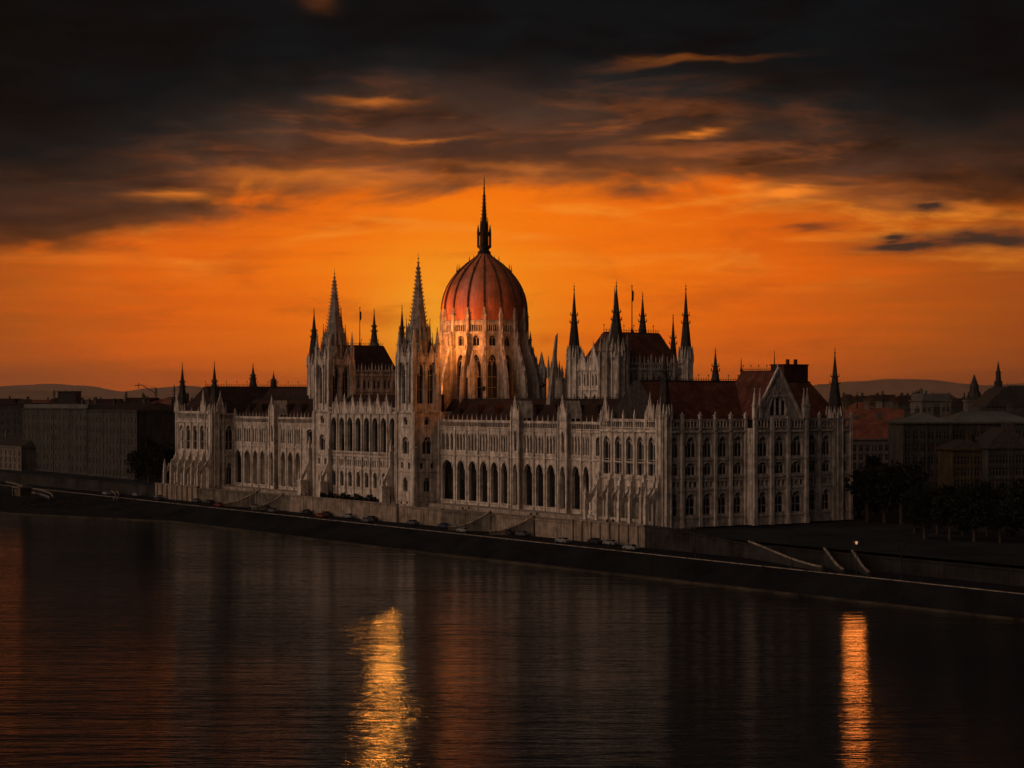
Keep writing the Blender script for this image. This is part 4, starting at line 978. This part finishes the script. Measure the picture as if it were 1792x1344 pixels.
railpx((52, 864), (86, 874), QZ+.1, 1, 'lower pale rail meeting the kerb at the far left')
railpx((152, 852), (198, 877), QZ+.1, 5, 'left one of the curved double rails on the far quay')
railpx((158, 851), (204, 876), QZ+.1, 5, 'right one of the curved double rails on the far quay')
railpx((10, 846), (28, 858), QZ+.1, 3, 'short curved rail beside the quay hut')
# quay hut
uq, vq = pxv(40, 868, QZ); t = empty('quay_hut', W(uq, vq, QZ), ROT-pi/2); tag(t, 'small flat-roofed hut with a pale fascia on the far left quay', 'hut')
b = MB(); b.box(-3, 3, -2, 2, 0, 2.9); b.build('wall', PLASO, t)
b = MB(); b.box(-3.6, 3.6, -2.8, 2.5, 2.9, 3.4); b.box(-2, 2, -1, 1, 3.4, 4.2); b.build('roof', PLASP, t)
for x in (-1.9, 0, 1.9): link('window', win_mesh(.7, 1.3, 1.3, 0, 1, ()), t, (x, -2.04, 1.1))
b = MB()
for x in (-3.4, 3.4): b.bar((x,-2.6,0),(x,-2.6,2.9), .2)
b.build('canopy_post', STEELP, t)
# street lamps (unlit)
def lamp_proto():
    t = empty('street_lamp', (0,0,0)); b = MB()
    b.fru(0, 0, 0, .8, .22, .14, 8); b.fru(0, 0, .8, 6.2, .09, .06, 8); b.bar((-.9, 0, 6.1), (.9, 0, 6.1), .08); b.build('pole', IRON, t)
    for s in (-1, 1):
        b = MB(); b.lathe(s*.9, 0, [(.06, 6.2), (.24, 6.35), (.26, 6.6), (.1, 6.8), (.02, 6.95)], 8); b.build('lamp_head', IRON, t)
    return t
lp = lamp_proto(); spots = [(-150, 'b'), (-120, 'b'), (-90, 'b'), (-60, 'b'), (-30, 'b'), (0, 'q'), (30, 'q'), (60, 'q'), (90, 'q'), (118, 'q'), (146, 'q'), (176, 'q'), (206, 'q'), (236, 'q'), (266, 'q'), (300, 'q')]
for i, (u, k) in enumerate(spots):
    o = lp if i == 0 else copy_tree(lp)
    o.location = W(u, -15.6, QZ); o.rotation_euler.z = ROT
    tag(o, 'unlit twin-headed street lamp by the kerb, %s from the right edge of the photo' % ordn[i], 'street lamp', 'street lamps along the quay road')
lit = copy_tree(lp); lit.location = W(U(1499, -17.0), -17.0, QZ); lit.rotation_euler.z = ROT
tag(lit, 'only lit street lamp, at the kerb above the orange streak in the water', 'street lamp', 'street lamps along the quay road')
LITM = D.materials.new('lit_lamp_glass'); LITM.use_nodes = True
_q = LITM.node_tree.nodes['Principled BSDF']; _q.inputs['Emission Color'].default_value = (1, .42, .10, 1); _q.inputs['Emission Strength'].default_value = .4
b = MB(); b.fru(0, 0, 6.15, 6.7, .22, .22, 8); b.build('bulb', LITM, lit)
l = D.lights.new('street_lamp_light', 'SPOT'); l.energy = 1700; l.spot_size = R(75); l.spot_blend = .7; l.color = (1, .24, .035); l.shadow_soft_size = 2.2
o = D.objects.new('street_lamp_light', l); COL.objects.link(o); o.parent = lit; o.location = (-.5, 0, 6.45)
o.rotation_euler = mathutils.Vector((-1, 0, -.12)).to_track_quat('-Z', 'Y').to_euler(); o.rotation_euler.z += R(28)
# parked cars
def car_proto(paint):
    t = empty('parked_car', (0,0,0)); b = MB()
    pr = [(-2.1,.35),(-2.15,.75),(-1.95,.95),(-1.2,1.0),(-.65,1.42),(.75,1.45),(1.45,1.0),(2.0,.92),(2.15,.7),(2.1,.35)]
    n = len(pr); vs = []
    for y, sh in ((-.85, 1), (-.72, .0), (.72, .0), (.85, 1)): vs += [(x, (y if z < 1.05 else y*.82), z) for x, z in pr]
    b.faces([(x, -.85 if z < 1.05 else -.66, z) for x, z in pr]+[(x, .85 if z < 1.05 else .66, z) for x, z in pr],
            [tuple(range(n)), tuple(range(2*n-1, n-1, -1))]+[(i, n+i, n+(i+1)%n, (i+1)%n) for i in range(n)])
    b.build('body', paint, t)
    g = MB()
    for s in (-1, 1):
        g.poly([(-1.0, s*.835, 1.02), (1.25, s*.835, 1.02), (.7, s*.70, 1.38), (-.6, s*.70, 1.38)])
    g.poly([(-1.25,-.6,1.03),(-1.25,.6,1.03),(-.74,.55,1.40),(-.74,-.55,1.40)]); g.poly([(1.5,-.6,1.03),(1.5,.6,1.03),(.84,.55,1.42),(.84,-.55,1.42)])
    g.build('glass', GLASS, t)
    for x in (-1.3, 1.35):
        for s in (-1, 1):
            w = MB(); vs = []; 
            for y in (s*.62, s*.88): vs += [(x+.33*cos(k*pi/6), y, .33+.33*sin(k*pi/6)) for k in range(12)]
            w.faces(vs, [tuple(range(12)), tuple(range(23, 11, -1))]+[(k, (k+1)%12, 12+(k+1)%12, 12+k) for k in range(12)]); w.build('wheel', TYRE, t)
    return t
cps = [car_proto(p) for p in PAINTS]; names = ['white', 'grey', 'black', 'red', 'blue']; used = set(); rn = random.Random(11)
cu = [-6, 8, 14, 20, 44, 50, 63, 80, 96, 112, 118, 131, 138, 144, 156, 168, 182, 190, 205, 222, 232, 251, 262, 281, 296]
cnt = {}
for i, u in enumerate(cu):
    k = rn.choice([0, 1, 1, 2, 2, 3, 4, 0]); o = cps[k] if k not in used else copy_tree(cps[k]); used.add(k); cnt[k] = cnt.get(k, 0)+1
    o.location = W(u, -9.2 if i % 3 else -14.2, QZ+.004); o.rotation_euler.z = ROT+pi/2+rn.uniform(-.02, .02)
    tag(o, '%s car parked on the quay road, %s %s car from the right' % (names[k], ordn[cnt[k]-1], names[k]), 'car', 'cars parked along the quay road')
for k in range(5):
    if k not in used:
        for c in list(cps[k].children): D.objects.remove(c)
        D.objects.remove(cps[k])
# dark shrubs in tubs along the foot of the central front
sm = MB(); r3 = random.Random(5)
for i in range(220):
    a = r3.uniform(0, 2*pi); q = r3.uniform(.3, .95); zz = r3.uniform(.2, 1.6); s = .2
    p = (q*cos(a)*(1.2-zz*.3), q*sin(a)*(1.2-zz*.3), zz); d1 = [r3.uniform(-s, s) for _ in range(3)]; d2 = [r3.uniform(-s, s) for _ in range(3)]
    sm.poly([tuple(p[k]+d1[k] for k in range(3)), tuple(p[k]+d2[k] for k in range(3)), tuple(p[k]-d1[k] for k in range(3)), tuple(p[k]-d2[k] for k in range(3))])
sme = sm.mesh('shrub', [LEAF])
for i in range(14):
    o = link('shrub', sme, None, W(122+i*2.5, -4.6, .0), i*.9); o.scale = (1.1, 1.1, 1.1+.3*(i % 3))
    tag(o, 'dark clipped shrub at the foot of the central front, %s from the right tower' % ordn[i], 'shrub', 'shrubs along the central terrace')
b = MB(); c = [W(-1, VT+.9, -.35), W(270, VT+.9, -.35), W(270, 9, -.35), W(-1, 9, -.35)]
b.faces(c+[(x, y, .0) for x, y, z in c], [(0,1,5,4),(1,2,6,5),(3,0,4,7),(4,5,6,7)]); o = b.build('terrace_paving', KERBM); o['kind'] = 'structure'

# =====================================================================  SKY, SUN, AIR, CAMERA
class E:                                  # tiny expression helper for shader maths
    def __init__(s, nt, sock): s.nt, s.k = nt, sock
    def _op(s, op, *a, clamp=False):
        n = s.nt.nodes.new('ShaderNodeMath'); n.operation = op; n.use_clamp = clamp
        for i, x in enumerate((s,)+a):
            if isinstance(x, E): s.nt.links.new(x.k, n.inputs[i])
            else: n.inputs[i].default_value = x
        return E(s.nt, n.outputs[0])
    def __add__(s, o): return s._op('ADD', o)
    __radd__ = __add__
    def __mul__(s, o): return s._op('MULTIPLY', o)
    __rmul__ = __mul__
    def __sub__(s, o): return s._op('SUBTRACT', o)
    def __rsub__(s, o): return (s*-1)+o
    def __truediv__(s, o): return s._op('DIVIDE', o)
    def clamp(s): return s._op('ADD', 0.0, clamp=True)
    def ss(s, a, b):
        n = s.nt.nodes.new('ShaderNodeMapRange'); n.interpolation_type = 'SMOOTHSTEP'
        s.nt.links.new(s.k, n.inputs[0])
        if a < b: n.inputs[1].default_value, n.inputs[2].default_value, n.inputs[3].default_value, n.inputs[4].default_value = a, b, 0, 1
        else: n.inputs[1].default_value, n.inputs[2].default_value, n.inputs[3].default_value, n.inputs[4].default_value = b, a, 1, 0
        return E(s.nt, n.outputs[0])
def build_world():
    w = D.worlds.new('World'); SC.world = w; w.use_nodes = True; nt = w.node_tree; N = nt.nodes; L = nt.links
    N.clear(); out = N.new('ShaderNodeOutputWorld')
    tc = N.new('ShaderNodeTexCoord'); sep = N.new('ShaderNodeSeparateXYZ'); L.new(tc.outputs['Generated'], sep.inputs[0])
    X, Y, Zz = (E(nt, sep.outputs[i]) for i in range(3))
    az = X._op('ARCTAN2', Y); el = Zz._op('ARCSINE')
    Pp = az*F+896; Q = 700-el*F
    def noise(sx, sy, det, rough=.55, dist=0, off=(0, 0, 0)):
        c = N.new('ShaderNodeCombineXYZ'); L.new((Pp*sx+off[0]).k, c.inputs[0]); L.new((Q*sy+off[1]).k, c.inputs[1]); c.inputs[2].default_value = off[2]
        n = N.new('ShaderNodeTexNoise'); n.inputs['Scale'].default_value = 1; n.inputs['Detail'].default_value = det; n.inputs['Roughness'].default_value = rough; n.inputs['Distortion'].default_value = dist
        L.new(c.outputs[0], n.inputs['Vector']); return E(nt, n.outputs['Fac'])
    n1 = noise(1/300, 1/95, 8, .58, .5, (3.1, 1.7, .3))
    n2 = noise(1/210, 1/64, 9, .60, .35, (7.3, 4.1, 1.9))
    n5 = noise(1/260, 1/48, 9, .60, .35, (2.3, 8.1, 5.5))
    n3 = noise(1/520, 1/26, 6, .55, .3, (1.3, 9.1, 4.4))
    n4 = noise(1/700, 1/170, 4, .5, .3, (11, 2, 7))
    def ramp(fac, stops):
        r = N.new('ShaderNodeValToRGB'); L.new(fac.k, r.inputs[0]); el_ = r.color_ramp.elements
        while len(el_) < len(stops): el_.new(.5)
        for e, (p, c) in zip(el_, stops): e.position = p; e.color = (*c, 1)
        return r.outputs[0]
    def mix(f, a, b, mode='MIX'):
        m = N.new('ShaderNodeMix'); m.data_type = 'RGBA'; m.blend_type = mode; m.clamp_factor = True
        if isinstance(f, E): L.new(f.k, m.inputs[0])
        else: m.inputs[0].default_value = f
        for s, i in ((a, 6), (b, 7)):
            if isinstance(s, tuple): m.inputs[i].default_value = (*s, 1)
            else: L.new(s, m.inputs[i])
        return m.outputs[2]
    def gray(e):
        c = N.new('ShaderNodeCombineColor')
        for i in range(3): L.new(e.k, c.inputs[i])
        return c.outputs[0]
    Qw = Q+(n1-.5)*75+(n5-.5)*34; Pw = Pp+(n4-.5)*260
    def gauss(cx, cy, sx, sy, tilt=0):
        a = (Pw-cx)/sx; b_ = (Qw-cy-(Pw-cx)*tilt)/sy; r2 = a*a+b_*b_
        return (r2*-1)._op('EXPONENT')
    # clear sky: glow low behind the building, dimming to both sides
    a = (Pp-830)/1060; b_ = (Q-520)/620; rr = (a*a+b_*b_)._op('SQRT')
    rr = rr+(n3-.5)*.42+(n5-.5)*.16+(n4-.5)*.16
    clear = ramp(rr, [(0, (1.0, .245, .005)), (.25, (.98, .185, .003)), (.5, (.82, .130, .003)), (.75, (.50, .095, .006)), (1.0, (.32, .062, .008))])
    ca = (Pp-775)/125; cb = (Q-585)/120; core = ((ca*ca+cb*cb)*-1)._op('EXPONENT')
    clear = mix(core*.95, clear, (1.1, .42, .02))
    clear = mix(n5.ss(.46, .72)*(Q.ss(560, 380))*.75, clear, (1.0, .30, .022))
    clear = mix(n2.ss(.50, .74)*.5, clear, (.50, .080, .006))
    # underside of the cloud deck
    edge = Pp.ss(640, 40)*118+Pp.ss(1080, 1720)*62+328
    dd = (edge-Q)+(n1-.5)*150+(n2-.5)*110
    cover = dd.ss(-26, 26)
    hgt = (edge-Q+(n1-.5)*150+(n2-.5)*70+(n4-.5)*60)/300
    cc = ramp(hgt, [(0, (.34, .085, .014)), (.10, (.17, .050, .015)), (.22, (.085, .032, .016)), (.42, (.044, .023, .015)), (.60, (.009, .010, .010)), (.80, (.0014, .0040, .0052))])
    lit = (hgt.ss(.70, .10))*(n5.ss(.47, .70))*(Pp.ss(-300, 700))*(Pp.ss(2100, 1300))
    cc = mix(lit*.70, cc, (.42, .10, .016))
    side = (Pp.ss(-150, 620))*(Pp.ss(2050, 1250))
    cc = mix(1.0, cc, gray(side*.62+.38), 'MULTIPLY')
    cc = mix(1.0, cc, gray(((n2-.5)*3.0+(n4-.5)*1.2+1.0)._op('MAXIMUM', .25)), 'MULTIPLY')
    sky = mix(cover, clear, cc)
    # bright rents and dark bars seen in the photograph
    hl = None
    for cx, cy, sx, sy, tl, am in ((1215, 238, 62, 9, -.10, .9), (760, 242, 80, 6, -.02, .45), (300, 354, 62, 9, 0, .6), (1390, 346, 50, 12, .05, .8), (645, 174, 70, 7, -.02, .30),
                                   (1190, 118, 110, 5, -.05, .10), (580, 12, 30, 9, .1, .08), (1300, 318, 60, 9, .15, .55), (560, 310, 130, 16, .0, .25), (950, 292, 130, 8, .02, .35), (1660, 372, 90, 7, .05, .5), (120, 455, 190, 12, .01, .30)):
        g_ = gauss(cx, cy, sx, sy, tl)*am; hl = g_ if hl is None else hl+g_
    hl = (hl*(n2*.8+n5*2.6-1.05)*1.6).clamp()
    sky = mix(hl, sky, (1.0, .25, .02))
    dk = None
    for cx, cy, sx, sy, tl, am in ((1720, 424, 120, 17, -.03, .85), (1560, 430, 70, 9, .0, .75), (1432, 404, 46, 6, 0, .7), (1625, 372, 46, 9, .05, .7), (900, 262, 260, 22, .02, .45), (850, 160, 110, 26, .0, .45), (1080, 335, 100, 10, .0, .45), (200, 385, 260, 26, .0, .35)):
        g_ = gauss(cx, cy, sx, sy, tl)*am; dk = g_ if dk is None else dk+g_
    dk = (dk*(n2*1.6+n5*2.0-.9)*1.3).clamp()
    sky = mix(dk, sky, (.055, .026, .016))
    # below the horizon and away from the frame
    sky = mix(Q.ss(-60, -700), sky, (.012, .011, .011))
    # dusk light behind the camera: a broad pale glow, strongest towards the left
    c = N.new('ShaderNodeVectorMath'); c.operation = 'DOT_PRODUCT'; L.new(tc.outputs['Generated'], c.inputs[0]); c.inputs[1].default_value = (-.84, -.36, .40)
    back = E(nt, c.outputs['Value']).ss(.52, 1.0)
    amb = mix(back, (.016, .019, .024), AMB)
    rear = Y.ss(.25, -.25)
    sky = mix(rear, sky, amb)
    # physical sky node, left unlinked and removed below
    st = N.new('ShaderNodeTexSky'); st.sky_type = 'NISHITA'; st.sun_disc = False; st.sun_elevation = R(SUN_EL); st.sun_rotation = R(SUN_AZ)
    b1 = N.new('ShaderNodeBackground'); L.new(sky, b1.inputs[0]); b1.inputs[1].default_value = 1.0
    L.new(b1.outputs[0], out.inputs[0])
    N.remove(st)
AMB = (1.62, 1.17, .91)
SUN_AZ, SUN_EL = -3.85, 11.0
build_world()
sl = D.lights.new('sun', 'SUN'); sl.energy = .007; sl.angle = R(.6); sl.color = (1.0, .34, .045)
so = D.objects.new('sun', sl); COL.objects.link(so)
import mathutils
dvec = mathutils.Vector((sin(R(SUN_AZ))*cos(R(SUN_EL)), cos(R(SUN_AZ))*cos(R(SUN_EL)), sin(R(SUN_EL))))
so.rotation_euler = dvec.to_track_quat('Z', 'Y').to_euler()

LENS = D.materials.new('lamp_lens'); LENS.use_nodes = True
_p = LENS.node_tree.nodes['Principled BSDF']; _p.inputs['Emission Color'].default_value = (1, .45, .12, 1); _p.inputs['Emission Strength'].default_value = .8
def added_glow_lamp(u, v, z, power, target, label, ang=120, col=(1, .30, .05), size=1.2):  # unseen lamps added to stand in for sun glow on dome and towers
    x, y, _ = W(u, v); t = empty('added_glow_lamp', (x, y, z)); tag(t, label, 'added_glow_lamp', 'added warm lamps standing in for sun glow')
    d = mathutils.Vector(target)-mathutils.Vector((x, y, z)); t.rotation_euler = d.to_track_quat('-Z', 'Y').to_euler()
    b = MB(); b.fru(0, 0, -.5, .25, .7, .45, 10); b.build('housing', IRON, t)
    b = MB(); b.fru(0, 0, -.58, -.505, .6, .6, 10); b.build('lens', LENS, t)
    l = D.lights.new('added_glow_light', 'SPOT'); l.energy = power; l.color = col; l.spot_size = R(ang); l.spot_blend = .8; l.shadow_soft_size = size
    o = D.objects.new('added_glow_light', l); COL.objects.link(o); o.parent = t; o.location = (0, 0, -.9)
added_glow_lamp(118, 10.5, 45.5, 21000, (-10, 563, 60), 'added sun-glow lamp high on the back of the right twin tower, aimed at the dome', 150, size=2)
added_glow_lamp(124, 10, 31.8, 6000, (-14, 560, 44), 'added sun-glow lamp on the roof behind the right twin tower, aimed at the drum', 150, size=2)
added_glow_lamp(96, 14, 33, 9000, (-18, 545, 52), 'added sun-glow lamp on the near wing roof, aimed at the right twin tower', 110, size=2)
added_glow_lamp(165.5, 10.6, 44, 230000, (-10, 564, 66), 'added sun-glow lamp high on the back of the left twin tower, aimed at the dome', 44, size=2)
added_glow_lamp(66, 13, 34, 16000, (-40, 570, 46), 'added sun-glow lamp by the near hall, aimed along the roofs to the twin towers', 70, size=2)

def haze():
    b = MB(); b.box(-26000, 26000, -60, 37000, WZ-1, 520)
    m = D.materials.new('haze'); m.use_nodes = True; nt = m.node_tree; nt.nodes.clear()
    o = nt.nodes.new('ShaderNodeOutputMaterial'); v = nt.nodes.new('ShaderNodeVolumePrincipled')
    v.inputs['Color'].default_value = (1, .88, .78, 1); v.inputs['Density'].default_value = HAZE; v.inputs['Anisotropy'].default_value = .6
    nt.links.new(v.outputs[0], o.inputs['Volume'])
    h = b.build('haze', m); h['kind'] = 'stuff'
HAZE = .000024
haze()

cam = D.cameras.new('camera'); co = D.objects.new('camera', cam); COL.objects.link(co); SC.camera = co
co.location = (0, 0, CAMZ); co.rotation_euler = (pi/2, 0, 0)
cam.sensor_width = 36; cam.lens = 36*F/1792; cam.shift_y = 28/1792; cam.clip_start = 1; cam.clip_end = 80000
vs = SC.view_settings; vs.view_transform = 'Standard'; vs.look = 'None'; vs.gamma = 1; vs.exposure = 0
cy = SC.cycles; cy.max_bounces = 5; cy.diffuse_bounces = 2; cy.glossy_bounces = 3; cy.transmission_bounces = 2; cy.volume_bounces = 1; cy.sample_clamp_indirect = 3
cy.use_denoising = True
try: cy.denoiser = 'OPENIMAGEDENOISE'
except Exception: pass
SC.render.engine = 'CYCLES'
